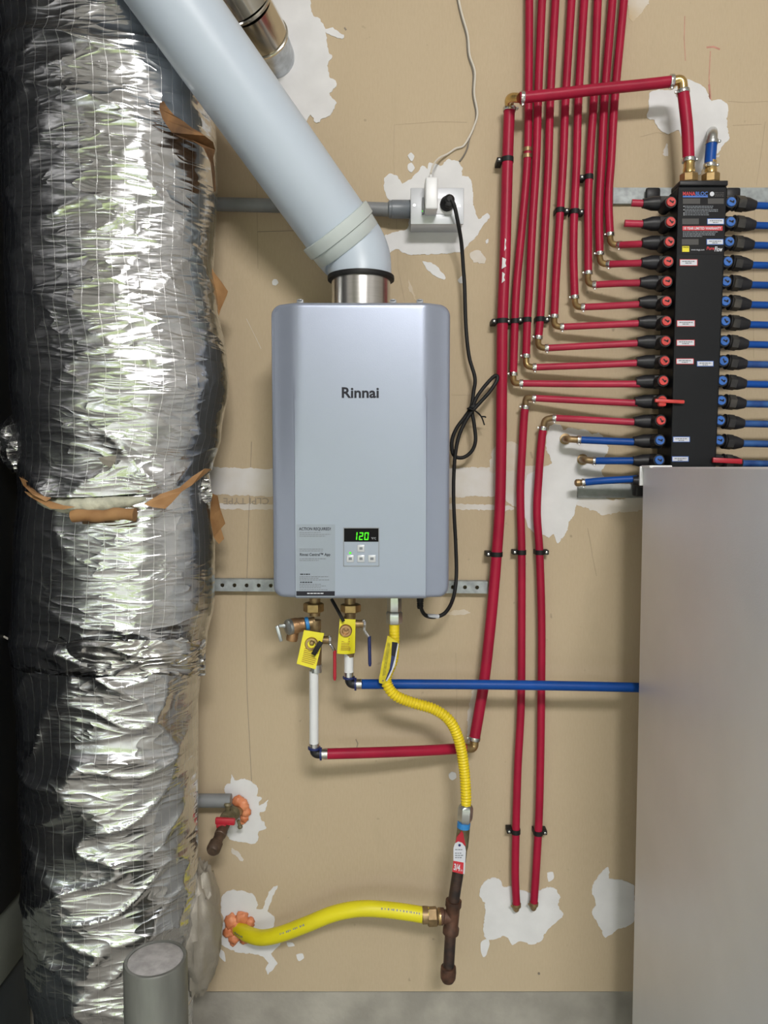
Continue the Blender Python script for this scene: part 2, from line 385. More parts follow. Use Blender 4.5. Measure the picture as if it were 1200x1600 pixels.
struct(MB().box((0, -14.5, -0.07), (40, 12, 0.1)).build('driveway_ground', DRIVE, smooth=False))

# joint compound on the wall (parts of the wall)
PATCHES = [
 (PLASTER, [(395,-40),(480,-40),(485,0),(488,22),(500,30),(508,45),(513,80),(520,88),(512,100),(515,120),(525,126),(526,134),(514,148),(525,160),(516,180),(505,184),(495,193),(485,179),(470,190),(420,110),(380,40)]),
 (PLASTER, [(509,46),(520,44),(538,56),(536,61),(524,58),(511,52)]),
 (PLASTER, [(600,282),(606,271),(620,274),(628,287),(640,281),(652,270),(660,258),(668,264),(670,254),(690,258),(700,249),(716,252),(722,262),(722,275),(733,276),(738,292),(740,320),(748,342),(762,333),(764,341),(752,356),(745,368),(728,386),(722,392),(700,396),(640,398),(620,390),(606,396),(603,380),(602,368),(620,362),(636,357),(640,340),(636,318),(612,316),(601,300)]),
 (PLASTER, [(637,243),(642,238),(648,244),(643,252)]), (PLASTER, [(637,258),(643,254),(648,262),(643,269),(638,266)]),
 (PLASTER, [(661,409),(675,411),(686,420),(697,433),(695,438),(684,434),(670,424)]), (PLASTER, [(715,437),(724,430),(726,442),(718,442)]),
 (PLASTER, [(759,376),(763,373),(763,379),(760,381)]),
 (PLASTER, [(857,668),(864,663),(876,664),(880,672),(893,668),(904,672),(912,670),(925,678),(936,676),(946,688),(951,704),(944,714),(946,726),(940,738),(946,752),(941,768),(928,764),(920,774),(905,780),(900,790),(897,805),(890,815),(885,830),(872,848),(865,835),(858,840),(845,835),(835,832),(824,820),(818,800),(812,780),(818,755),(826,740),(845,732),(862,725),(858,712),(852,697)]),
 (PLASTER, [(750,1390),(758,1378),(770,1372),(782,1374),(786,1386),(800,1385),(830,1396),(850,1388),(865,1387),(875,1400),(872,1416),(880,1430),(866,1444),(852,1458),(845,1470),(830,1476),(815,1470),(800,1476),(794,1465),(786,1462),(775,1468),(760,1468),(755,1455),(758,1430),(758,1412),(750,1402)]),
 (PLASTER, [(752,1472),(762,1467),(765,1475),(760,1492),(755,1496),(751,1486)]), (PLASTER, [(855,1364),(864,1363),(865,1372),(857,1378)]),
 (PLASTER, [(933,1372),(945,1357),(952,1356),(952,1373),(966,1374),(990,1385),(990,1440),(965,1452),(955,1460),(945,1464),(938,1450),(932,1440),(925,1425),(931,1412),(925,1390)]),
 (PLASTER, [(352,1228),(360,1224),(361,1210),(367,1219),(380,1217),(395,1222),(403,1234),(401,1243),(409,1246),(404,1258),(412,1256),(419,1249),(414,1266),(405,1272),(416,1294),(405,1299),(399,1318),(380,1316),(358,1311),(352,1290)]),
 (PLASTER, [(344,1412),(350,1396),(362,1391),(380,1392),(396,1398),(402,1411),(402,1421),(411,1420),(414,1408),(423,1391),(434,1384),(424,1406),(418,1424),(428,1434),(427,1448),(415,1460),(438,1474),(425,1490),(433,1505),(425,1515),(418,1523),(415,1513),(420,1505),(410,1495),(390,1490),(370,1488),(350,1478),(335,1472),(340,1455),(350,1438),(346,1426)]),
 (PLASTER, [(448,1473),(457,1473),(460,1478),(450,1479)]), (PLASTER, [(463,1492),(472,1490),(475,1497),(467,1502)]),
 (PLASTER, [(340,1482),(350,1488),(352,1503),(344,1496)]), (PLASTER_THIN, [(361,1325),(372,1330),(381,1343),(376,1345),(364,1334)]),
 (PLASTER, [(1016,145),(1030,140),(1050,140),(1070,124),(1090,130),(1103,139),(1110,156),(1125,155),(1138,165),(1136,185),(1137,205),(1140,215),(1128,230),(1121,240),(1110,247),(1100,258),(1095,272),(1085,268),(1070,225),(1060,204),(1045,209),(1030,202),(1021,187),(1011,184),(1014,165)]),
 (PLASTER_THIN, [(1036,240),(1041,224),(1045,240),(1040,245)]), (PLASTER_THIN, [(1119,243),(1124,241),(1124,245),(1120,246)]),
 (PLASTER_FILM, [(981,-30),(1018,-30),(1013,4),(1000,22),(989,33),(984,28)]),
 (PLASTER, [(425,440),(428,436),(433,437),(435,442),(431,446),(426,445)]), (PLASTER, [(701,1210),(706,1206),(712,1208),(713,1215),(707,1219),(702,1216)]),
 (PLASTER_THIN, [(340,730),(420,733),(560,730),(700,732),(760,730),(860,728),(905,735),(950,780),(1000,775),(1010,790),(1000,798),(960,801),(940,806),(930,798),(900,790),(860,792),(800,790),(780,776),(700,777),(560,775),(430,776),(340,773),(315,774),(315,731)]),
 (PLASTER_THIN, [(315,787),(430,788),(560,786),(700,787),(795,790),(798,797),(720,796),(600,794),(430,796),(315,794)]),
 (PLASTER_FILM, [(772,700),(800,690),(815,700),(815,735),(790,735),(765,738)]), (PLASTER_THIN, [(738,1078),(745,1076),(743,1110),(738,1150),(732,1160),(730,1125),(735,1095)]),
 (PLASTER_FILM, [(702,955),(725,953),(736,957),(720,961),(700,960)]),
 (PLASTER_FILM, [(735,395),(748,390),(758,402),(756,412),(742,410),(734,402)]), (PLASTER_FILM, [(640,435),(643,448),(653,474),(646,464),(638,447)]),
]
for i, (m, poly) in enumerate(PATCHES):
    th = 0.0018 if m is PLASTER else 0.0009
    MB().sheet(ragged(poly, th-0.0003*(i % 3), (0.5 if max(x for x, y in poly)-min(x for x, y in poly) < 22 else 1.8) if m is PLASTER else 2.2, 2.2, i), th+0.004).build('plaster_patch', m, wall, smooth=False)
def stroke(pts, wpx, m, name='pencil_mark'):
    a = []; b = []
    for i, (x, y) in enumerate(pts):
        q = pts[min(i+1, len(pts)-1)]; p = pts[max(i-1, 0)]
        d = Vector((q[0]-p[0], q[1]-p[1])).normalized(); a.append((x-d.y*wpx/2, y+d.x*wpx/2)); b.append((x+d.y*wpx/2, y-d.x*wpx/2))
    MB().sheet([P(x, y, 0.0004) for x, y in a+b[::-1]], 0.002).build(name, m, wall, smooth=False)
for pts, wd, m in [
    ([(402,170),(401,300),(403,420)], 0.8, PENCIL_FAINT), ([(402,362),(440,361),(470,360)], 0.9, PENCIL), ([(393,690),(389,800),(384,960),(386,1080),(394,1240)], 0.8, PENCIL),
    ([(616,195),(615,250),(618,300),(622,420),(632,470)], 0.7, PENCIL_FAINT), ([(616,195),(680,190),(730,191)], 0.6, PENCIL_FAINT),
    ([(1070,25),(1069,60),(1071,95)], 1.0, REDCHALK), ([(1104,74),(1115,73),(1125,77)], 2.6, REDCHALK), ([(1110,80),(1108,120),(1109,155)], 1.2, REDCHALK), ([(1108,132),(1110,156)], 3.0, REDCHALK),
    ([(1196,190),(1188,250),(1182,290)], 0.7, PENCIL_FAINT), ([(1180,300),(1178,380),(1177,470),(1178,560)], 0.6, PENCIL_FAINT), ([(1138,158),(1165,160),(1200,158)], 0.7, PENCIL_FAINT), ([(1145,196),(1190,194)], 0.6, PENCIL_FAINT),
    ([(1000,214),(1025,207),(1050,211)], 0.7, PENCIL_FAINT), ([(712,1020),(714,1100),(710,1160)], 0.7, PENCIL_FAINT), ([(705,617),(760,618)], 0.6, PENCIL_FAINT),
    ([(918,825),(923,850),(926,870),(932,900)], 0.9, PENCIL_FAINT), ([(538,43),(541,47)], 2.5, PENCIL), ([(556,1155),(559,1162),(557,1170)], 1.6, PENCIL), ([(829,706),(832,716)], 3.0, PENCIL_FAINT), ([(385,498),(396,520),(408,545)], 0.8, PLASTER_THIN)]:
    stroke(pts, wd, m)
text('CLPI TYPE', 349, 778, 420, 788, 0.0012, mat('faded_stamp', (0.31, 0.265, 0.21), 0.8, var=0.1), wall, flip=True)
part_label(MB().lathe(P(842, 1521, 0.001), (0,-1,0), [(0, .0028), (.0015, .0028)], 10).build('screw_head', PENCIL, wall), 'dark screw hole in the board')

# black cabinet at the left
xc = -0.80
def zx(px, py): # height on plane x = xc
    d = Vector((1,0,0))*((px-600)/F) + _u*((800-py)/F) + _f
    return (cam.location + d*(xc/d.x)).z
z1, z2 = zx(0, 1432), zx(0, 1552)
t = thing('tall_cabinet', 'tall black cabinet on a grey-green plinth at the left edge behind the foil duct', 'cabinet', (xc-0.35, -0.4, 0))
MB().box((xc-0.35, -0.40, (z1+3.4)/2), (0.7, 0.72, 3.4-z1), bev=0.004).build('body', CABBLACK, t)
MB().box((xc-0.355, -0.40, (z1+z2)/2), (0.69, 0.72, z1-z2), bev=0.003).build('plinth', CABGREEN, t)
MB().box((xc-0.36, -0.40, z2/2), (0.68, 0.72, z2), bev=0.003).build('base', CABDARK, t)
MB().box((xc-0.345, -0.7625, 2.2), (0.64, 0.02, 2.2), bev=0.004).build('door', CABBLACK, t)

# ------------------------------------------------------------------ foil insulated duct
OC, RY = 0.16, 0.140
LT = [(-80,0),(100,6),(200,8),(300,12),(400,15),(500,18),(600,24),(700,30),(760,38)]
RT = [(-80,318),(100,322),(165,333),(230,337),(300,338),(420,332),(480,340),(560,353),(600,356),(680,344),(735,330),(790,322)]
LL = [(700,42),(760,32),(850,25),(1000,21),(1050,30),(1100,33)]
RL = [(700,322),(760,330),(850,337),(940,336),(1000,325),(1040,312),(1100,308)]
LB = [(1000,28),(1060,31),(1100,33),(1200,37),(1300,40),(1400,42),(1500,46),(1560,58),(1600,72),(1700,85)]
RB = [(1000,314),(1060,311),(1100,308),(1200,308),(1300,308),(1400,308),(1500,303),(1600,300),(1700,296)]
duct = thing('foil_wrapped_duct', 'large air duct wrapped in crinkled silver foil insulation, standing at the left', 'duct', (P(177, 1400, OC).x, -OC, 0.0))
def rid(v, k): return 1-abs(noise.noise(Vector(v)+Vector((k, k*1.7, -k))))*2
def sleeve(name, y0, y1f, Lt, Rt, nu, nv, ampf, seed, infl=1.0, mtl=None):
    mb = MB(); vs = []; uv = []; fs = []
    for j in range(nv+1):
        for i in range(nu+1):
            ph = -math.pi+2*math.pi*i/nu
            py = lerp(y0, y1f(ph), j/nv)
            l, r = interp(Lt, py), interp(Rt, py); c = (l+r)/2
            p0 = P(c, py, OC); hw = (r-l)/2*dep(c, py, OC)/F*infl; ry = RY*hw/0.208*(1.0 if infl == 1.0 else 0.93)
            q = Vector((math.sin(ph)*1.0, math.cos(ph)*1.0, p0.z*2.2))
            a = ampf(py)
            tw = noise.noise(Vector((q.x*1.3, q.y*1.3, q.z*0.9+seed)))*0.5
            f1 = rid((q.x*0.8, q.y*0.8, (q.z+tw*0.12+q.x*0.10)*3.4), seed)          # long lateral creases
            f1b = rid((q.x*1.2, q.y*1.2, (q.z+tw*0.2-q.x*0.10)*6.0), seed+11)
            f2 = noise.noise(Vector((q.x*1.6, q.y*1.6, q.z*1.5+seed*2)))             # dents
            f3 = noise.noise(Vector((q.x*3.4, q.y*3.4, q.z*4.2+f2+seed)))            # small dents
            dd = a[0]*(max(0, f1)**3.5+0.6*max(0, f1b)**3.5)+a[1]*f2+a[2]*f3
            sx = (abs(math.sin(ph))**0.92)*(1 if math.sin(ph) >= 0 else -1)
            edge = 1-0.75*abs(math.sin(ph))**3
            if Lt is LT: dd += .010*sstep(.93, .99, j/nv)
            d = dd*edge*(1 if math.cos(ph) > 0 else 0.15)
            vs.append((p0.x+sx*(hw+d), -OC-math.cos(ph)*(ry+d*1.0), p0.z)); uv.append((ph*0.185, p0.z))
    for j in range(nv):
        for i in range(nu):
            k = j*(nu+1)+i; fs.append((k, k+nu+1, k+nu+2, k+1))
    mb.v = vs; mb.f = fs; mb.uv = uv
    return mb.build(name, mtl or FOIL, duct, ang=50)
def rim_u(ph): return 737+35*max(0, math.cos(ph))**0.8-6*math.sin(ph)
def amp_u(py): k = 1+0.9*sstep(300, 100, py)+0.8*sstep(690, 780, py); return (0.0050*k, 0.0045*k, 0.0016*k)
def amp_l(py): k = 0.8+1.6*sstep(930, 1010, py); return (0.0040*k, 0.0035*k, 0.0014*k)
def amp_b(py): k = 1.5-0.4*sstep(1300, 1500, py); return (0.0085*k, 0.0040*k, 0.0014*k)
part_label(sleeve('upper_sleeve', -80, rim_u, LT, RT, 190, 320, amp_u, 1.0, 1.0), 'upper foil sleeve with torn lower rim')
sleeve('middle_sleeve', 715, lambda ph: 1046+6*math.sin(ph*3), LL, RL, 190, 150, amp_l, 9.0, 0.985)
sleeve('lower_sleeve', 1030, lambda ph: 1690, LB, RB, 190, 260, amp_b, 17.0)
def duct_pt(px, py, off=0.004, Lt=None, Rt=None):
    Lt, Rt = Lt or LT, Rt or RT
    l, r = interp(Lt, py), interp(Rt, py); c = (l+r)/2; hw = (r-l)/2
    s = max(-0.995, min(0.995, (px-c)/hw)); ry = RY*(hw*dep(c, py, OC)/F)/0.208
    return P(px, py, OC+ry*math.sqrt(1-s*s)+off/max(.4, math.sqrt(1-s*s)))
def band(y0, y1, Lt, Rt, off, name, m, x0=-0.97, x1=0.97, seed=0, wav=3, label=None):
    top = []; bot = []
    for i in range(41):
        s = lerp(x0, x1, i/40); l, r = interp(Lt, y0), interp(Rt, y0); px = (l+r)/2+s*(r-l)/2
        a = y0(s) if callable(y0) else y0; b = y1(s) if callable(y1) else y1
        top.append((px, a+wav*noise.noise(Vector((i*.5, seed, 0))))); bot.append((px, b+wav*noise.noise(Vector((i*.5, seed, 9)))))
    mb = MB(); n = 41
    vs = [duct_pt(x, y, off, Lt, Rt) for x, y in top]+[duct_pt(x, y, off+0.003*noise.noise(Vector((x*.1, y*.1, 1))), Lt, Rt) for x, y in bot]
    back = [v+Vector((0, 0.004, 0)) for v in vs]
    fs = [(i, i+n, i+n+1, i+1) for i in range(n-1)]+[(2*n+i, 2*n+i+1, 2*n+i+n+1, 2*n+i+n) for i in range(n-1)]
    mb.add(vs+back, fs); mb.uv = [(v.x, v.z) for v in vs+back]
    o = mb.build(name, m, duct)
    if label: part_label(o, label)
    return o
# insulation showing under the torn rim
pts = []
for i in range(33):
    ph = lerp(-0.70, 0.55, i/32); py = rim_u(ph)+11*math.cos(ph)
    l, r = interp(LT, py), interp(RT, py); c = (l+r)/2
    p0 = P(c, py, OC); hw = (r-l)/2*dep(c, py, OC)/F
    pts.append(Vector((p0.x+math.sin(ph)*hw*0.97, -OC-math.cos(ph)*(RY*hw/.208-0.001), p0.z-.002)))
part_label(MB().tube(pts, [0.003+0.014*(math.sin(math.pi*i/32)**0.7)*(1+0.3*noise.noise(Vector((i*.6, 3, 1)))) for i in range(33)], 10).build('insulation', WOOL, duct), 'pale insulation wool under the torn rim')
def flap(name, pxs, m, label=None, th=0.0012):
    pts = [duct_pt(p[0], p[1], p[2]+.014, LL if p[1] > 800 else LT, RL if p[1] > 800 else RT) for p in pxs]
    o = MB().sheet(pts, th).build(name, m, duct, smooth=False)
    if label: part_label(o, label)
    return o
# rolled strip of kraft paper
a0, a1 = duct_pt(113, 807, .030), duct_pt(211, 803, .030)
part_label(MB().tube([a0.lerp(a1, i/12)+Vector((0, 0, 0.0016*math.sin(i*.9))) for i in range(13)], [0.0115+0.001*math.sin(i*1.7) for i in range(13)], 12).build('kraft_roll', KRAFT, duct), 'rolled brown kraft paper lip')
flap('kraft_flap', [(224,788,.020),(250,772,.020),(280,762,.018),(300,745,.012),(320,732,.010),(330,733,.012),(300,758,.024),(284,768,.026),(268,786,.034),(258,795,.036),(240,793,.030)], KRAFT, 'folded brown kraft paper under the rim')
flap('kraft_flap', [(36,766,.018),(55,772,.020),(75,782,.022),(100,790,.022),(118,792,.022),(100,796,.028),(80,795,.030),(62,785,.026),(45,775,.022)], KRAFT)
flap('kraft_flap', [(30,745,.020),(42,752,.020),(62,768,.022),(80,778,.022),(72,784,.026),(50,772,.024),(36,758,.022)], KRAFT)
def sheet_px(name, pxs, m, label=None, th=0.0015):
    o = MB().sheet([P(*p) for p in pxs], th).build(name, m, duct, smooth=False)
    if label: part_label(o, label)
    return o
sheet_px('kraft_flap', [(328,410,.17),(334,425,.165),(346,440,.14),(356,455,.135),(354,462,.14),(345,482,.15),(339,502,.16),(334,480,.165),(331,450,.17)], KRAFT, 'brown kraft paper torn open at the duct side')
sheet_px('kraft_flap', [(330,770,.18),(340,775,.16),(344,795,.15),(352,818,.14),(345,826,.15),(350,842,.15),(342,850,.16),(334,840,.17),(328,810,.18)], KRAFT, 'ragged brown paper below the sleeve joint')
TORN = [(250,160),(256,158),(262,168),(272,180),(288,190),(300,200),(312,206),(320,212),(333,222),(336,234),(333,246),(335,262),(337,298),(334,300),(329,255),(318,231),(300,219),(284,216),(268,207),(254,186),(249,170)]
part_label(MB().sheet([duct_pt(x, y, .018+.004*math.sin(i)) for i, (x, y) in enumerate(TORN)], .0015).build('kraft_flap', mat('dark_kraft', (0.09, 0.045, 0.02), 0.8, var=0.3, vscale=20, col2=(0.26, 0.13, 0.05)), duct, smooth=False), 'torn brown paper edge beside the vent pipe')
sheet_px('foil_tongue', [(316,748,.2),(322,745,.2),(327,752,.2),(332,772,.2),(330,783,.2),(322,787,.2),(315,780,.2),(313,765,.2)], FOILTAPE, 'curled bright foil scrap')
flap('foil_tear', [(153,715,.012),(172,712,.010),(182,712,.016),(180,722,.022),(172,731,.02),(160,724,.014)], DULLFOIL)
band(1000, 1055, LL, RL, 0.011, 'foil_tape', FOILTAPE, seed=4, wav=9, label='wrinkled foil tape around the joint')
def lump(name, c, r, seed, m):
    mb = MB(); vs = []; fs = []; nu, nv = 40, 24
    for j in range(nv+1):
        th = math.pi*j/nv
        for i in range(nu):
            ph = 2*math.pi*i/nu; d = Vector((math.sin(th)*math.cos(ph), math.sin(th)*math.sin(ph), math.cos(th)))
            k = 1+0.22*rid(d*2.0, seed)+0.12*noise.noise(d*5+Vector((seed,0,0))); vs.append(Vector(c)+Vector((d.x*r[0], d.y*r[1], d.z*r[2]))*k)
    for j in range(nv):
        for i in range(nu): q = (i+1) % nu; fs.append((j*nu+i, (j+1)*nu+i, (j+1)*nu+q, j*nu+q))
    mb.v = vs; mb.f = fs; mb.uv = [(v[0], v[2]) for v in vs]
    return mb.build(name, m, duct, ang=60)
part_label(lump('foil_lump', P(42, 692, 0.17), (0.044, 0.06, 0.058), 3, FOIL2), 'crumpled bulge of foil')
part_label(lump('loose_wrap', P(312, 1450, .12), (.040, .07, .125), 21, DULLFOIL), 'loose dusty wrap bulging at the duct side')
# string tied at the left
tag(MB().tube(path([(-20,988,.12),(0,992,.14),(14,999,.17),(24,1004,.2)], 5), 0.0022, 8).build('tie_string', WIREW), 'pale string end by the black cabinet at the left edge', 'string')

# ------------------------------------------------------------------ vent pipe
A, B = P(485, 300, .20), P(271, 0, .325); ax = (B-A).normalized(); rp = 0.0715
vent = thing('vent_pipe', 'thick white plastic vent pipe slanting from the heater to upper left', 'pipe', P(564, 438, .17))
Q = P(535, 368, .172); C = P(564, 437, .17)
q0 = A+ax*((Q-A).dot(ax))
MB().cyl(q0+ax*0.005, A+ax*0.85, rp, 48).build('pipe', PVC, vent)
bell = MB().lathe(q0-ax*0.024, ax, [(0, rp+.0005), (0.002, rp+.002), (0.023, rp+.003), (0.025, rp+.0065), (0.044, rp+.008), (0.048, rp+.0075), (0.049, rp+.0015), (0.044, rp-0.001)], 48)
part_label(bell.build('coupling', PVC2, vent), 'grey-white socket with raised bead')
pe = [q0-ax*0.02]; ctl = q0-ax*0.055
c1 = q0-ax*0.055; c2 = C+Vector((0, 0, .034))
for i in range(1, 15):
    t = i/14; pe.append(pe[0]*(1-t)**3+c1*3*t*(1-t)**2+c2*3*t*t*(1-t)+C*t**3)
MB().tube(pe, [lerp(rp+.0015, .0615, sstep(0, 1, i/14)) for i in range(15)], 48).build('elbow', PVC, vent)
MB().lathe(C-Vector((0,0,0.003)), (0,0,1), [(0, .060), (0.001, .0672), (.005, .0678), (.009, .0672), (.010, .061)], 48).build('gasket', RUBBER, vent)

# small galvanised elbow behind it
g = thing('metal_elbow_duct', 'small shiny galvanised elbow duct entering the wall behind the white vent pipe', 'duct', P(430, 95, 0))
ga, gb_, gc, gd = P(352,-50,.19), P(388,12,.135), P(414,58,.07), P(428,92,-.005)
rg = 0.0485
MB().tube([ga, ga.lerp(gb_, .5), gb_], rg, 36).build('segment', SHINY, g)
MB().tube([gb_, gb_.lerp(gc, .5), gc], rg*1.02, 36).build('segment', SHINY, g)
MB().tube([gc, gc.lerp(gd, .5), gd], rg*0.97, 36).build('segment', GALV, g)
for pnt, d, k in ((gb_, gc-ga, 1.05), (gc, gd-gb_, 1.06)):
    MB().lathe(pnt-d.normalized()*.004, d, [(0, rg), (.002, rg*k), (.006, rg*k), (.008, rg)], 36).build('rib', SHINY, g)

# ------------------------------------------------------------------ water heater
OF = 0.27
def hx(px, py): return P(px, py, OF)
zt, zbm = P(563, 472, OF).z, P(563, 936, OF).z
hw = (P(705, 560, OF).x-P(421, 560, OF).x)/2; hcx = (P(705, 560, OF).x+P(421, 560, OF).x)/2
heater = thing('water_heater', 'silver wall-mounted tankless water heater with a green lit display', 'water heater', (hcx, -.14, zbm))
CR = 0.021; XC = hw-0.0445
def hdepth(x, z):
    v = (zt-z)/(zt-zbm); ax_ = abs(x)
    k = sstep(0.22, 0.75, v)                      # crease grows toward the bottom
    soft = OF-0.022*sstep(XC-0.012, hw, ax_)
    sharp = OF if ax_ < XC-0.001 else OF-0.010-0.013*((ax_-XC)/(hw-XC))
    d = lerp(soft, sharp, k)
    e = min(hw-ax_, zt-z, z-zbm)
    cx_, cz_ = hw-ax_, min(zt-z, z-zbm)
    if cx_ < CR and cz_ < CR: e = CR-math.hypot(CR-cx_, CR-cz_)
    e = max(e, 0)
    if e < 0.008: d -= 0.008-math.sqrt(max(0, 0.008**2-(0.008-e)**2))
    return d
xs = sorted(set([round(s*v, 6) for s in (-1, 1) for v in [0, .02, .05, .08, XC-.02, XC-.012, XC-.006, XC-.0025, XC-.001, XC+.0005, XC+.002, XC+.006, XC+.014, XC+.022, XC+.030, hw-.009, hw-.006, hw-.004, hw-.0022, hw-.001, hw-.0003, hw]]))
zs = [zt, zt-.0004, zt-.0012, zt-.0025, zt-.0045, zt-.0065, zt-.009, zt-.012, zt-.016, zt-CR]+[lerp(zt-CR, zbm+CR, i/60) for i in range(1, 60)]+[zbm+CR, zbm+.016, zbm+.012, zbm+.009, zbm+.0065, zbm+.0045, zbm+.0025, zbm+.0012, zbm+.0004, zbm]
mb = MB(); vs = []; fs = []; nx = len(xs)
for z in zs:
    cz = min(zt-z, z-zbm); hwz = hw if cz >= CR else hw-CR+math.sqrt(max(0, CR*CR-(CR-cz)**2))
    for x in xs:
        xx = x if abs(x) <= hwz else math.copysign(hwz, x)
        # squeeze outer columns so that the round corner keeps its own rolled edge
        if cz < CR and abs(x) > hw-CR: xx = math.copysign((hw-CR)+(abs(x)-(hw-CR))*((hwz-(hw-CR))/CR), x)
        vs.append((hcx+xx, -hdepth(xx, z), z))
nz_ = len(zs)
for j in range(nz_-1):
    for i in range(nx-1): fs.append((j*nx+i, (j+1)*nx+i, (j+1)*nx+i+1, j*nx+i+1))
ring = [i for i in range(nx)]+[j*nx+nx-1 for j in range(1, nz_)]+[(nz_-1)*nx+i for i in range(nx-2, -1, -1)]+[j*nx for j in range(nz_-2, 0, -1)]
base = len(vs); vs += [(vs[i][0], -0.235, vs[i][2]) for i in ring]
for k in range(len(ring)): q = (k+1) % len(ring); fs.append((ring[k], ring[q], base+q, base+k))
mb.v = vs; mb.f = fs
mb.build('front_cover', HSILV, heater, ang=28)
ins = 0.006
MB().box((hcx, -(0.03+0.236)/2, (zt+zbm)/2), (2*hw-2*ins, 0.206, zt-zbm-2*ins), bev=0.012, bseg=3).build('casing', HDARK, heater)
fx = C.x; fy = C.y
part_label(MB().lathe((fx, fy, zt-.012), (0,0,1), [(0, .0595), (C.z-zt+.010, .0595)], 48).build('flue_collar', STEELB, heater), 'brushed steel flue collar')
for px in (469, 614, 656):
    o = MB(); p = P(px, 470, .235); o.box(p+Vector((0,0,-.003)), (.013, .005, .010), bev=.001); o.box(p+Vector((0,-.002,.001)), (.008, .006, .003), bev=.0006)
    o.build('latch', HDARK, heater)
text('Rinnai', 534, 605, 592, 622, OF+.0006, INK, heater, bold=0.026)
# display
disp = MB().sheet(rect(536.5, 824.5, 592.5, 885, OF+.0012), .003).build('control_panel', HSILV, heater, smooth=False)
MB().sheet(rect(536.5, 824.5, 592.5, 825.6, OF+.0018), .002).sheet(rect(536.5, 883.9, 592.5, 885, OF+.0018), .002).sheet(rect(536.5, 824.5, 537.6, 885, OF+.0018), .002).sheet(rect(591.4, 824.5, 592.5, 885, OF+.0018), .002).build('bezel', HDARK, disp, smooth=False)
MB().sheet(rect(537.6, 825.6, 591.4, 846.5, OF+.0018), .002).build('screen', BLACKGL, disp, smooth=False)
def digit(segs, x0, x1, y0, y1, name='digit'):
    ym = (y0+y1)/2; t = 1.7; k = .4; sh = 1.0
    S_ = {'a': (x0+k, y0, x1-k, y0+t), 'g': (x0+k, ym-t/2, x1-k, ym+t/2), 'd': (x0+k, y1-t, x1-k, y1), 'f': (x0, y0+k, x0+t, ym-k), 'b': (x1-t, y0+k, x1, ym-k), 'e': (x0, ym+k, x0+t, y1-k), 'c': (x1-t, ym+k, x1, y1-k)}
    m = MB()
    for s in segs:
        a = S_[s]; sk = lambda y: sh*(ym-y)/(y1-y0)
        m.sheet([P(a[0]+sk(a[1]), a[1], OF+.0024), P(a[2]+sk(a[1]), a[1], OF+.0024), P(a[2]+sk(a[3]), a[3], OF+.0024), P(a[0]+sk(a[3]), a[3], OF+.0024)], .0004)
    m.build(name, LEDG, disp, smooth=False)
digit('bc', 552.5, 558.3, 831.3, 843.8); digit('abged', 561, 567.3, 831.8, 843.8); digit('abcdef', 569.3, 576, 831.8, 843.8)
text('°F/°C', 580, 839.5, 587.5, 843, OF+.0022, WHITEST, disp)
for (x0, y0, x1, y1) in ((558.3,851.3,569.7,862.3), (541.5,867.3,553,878.5), (558.3,867.3,569.7,878.5), (575.3,867.3,587,878.5)):
    c = P((x0+x1)/2, (y0+y1)/2, OF+.0018); wv = R(x1-x0, 565, 860, OF)*2
    b_ = MB().box(c, (wv, .003, wv*.97), bev=.0009).build('button', PLATE, disp)
    MB().sheet(rect(x0+3.2, y0+3.6, x1-3.2, y1-3.4, OF+.0036), .0004).build('button_icon', INKG, b_, smooth=False)
MB().sheet(rect(545.5, 862.6, 548.8, 865.6, OF+.0018), .001).build('indicator_lamp', LEDG, disp, smooth=False)
st = MB().sheet(rect(463, 819.5, 523.5, 932.5, OF+.0004), .0006).build('sticker', FILM, heater, smooth=False)
text('ACTION REQUIRED!', 467, 824, 517, 829.5, OF+.0008, INK, st, bold=0.02)
text('Rinnai Central™ App', 468.5, 864, 516, 870, OF+.0008, INK, st, bold=0.02)
textlines(468, 516, [831.5, 834.4, 837.3, 857.5, 860.3, 872.5, 875.2, 900.5, 903, 905.6, 912.5, 915, 917.6, 921], 1.2, OF+.0008, (0.6, 1), 3).build('fine_print', INKG, st, smooth=False)
textlines(469, 488, [896.5, 909], 1.6, OF+.0008, (0.8, 1), 8).build('fine_print', INK, st, smooth=False)
nb = MB().sheet(rect(463, 923.8, 523, 931, OF+.0009), .0004).build('black_strip', INK, st, smooth=False)
sc_ = textlines(480, 506, [926.4], 1.6, OF+.0013, (1, 1), 5).build('fine_print', WHITEST, st, smooth=False)

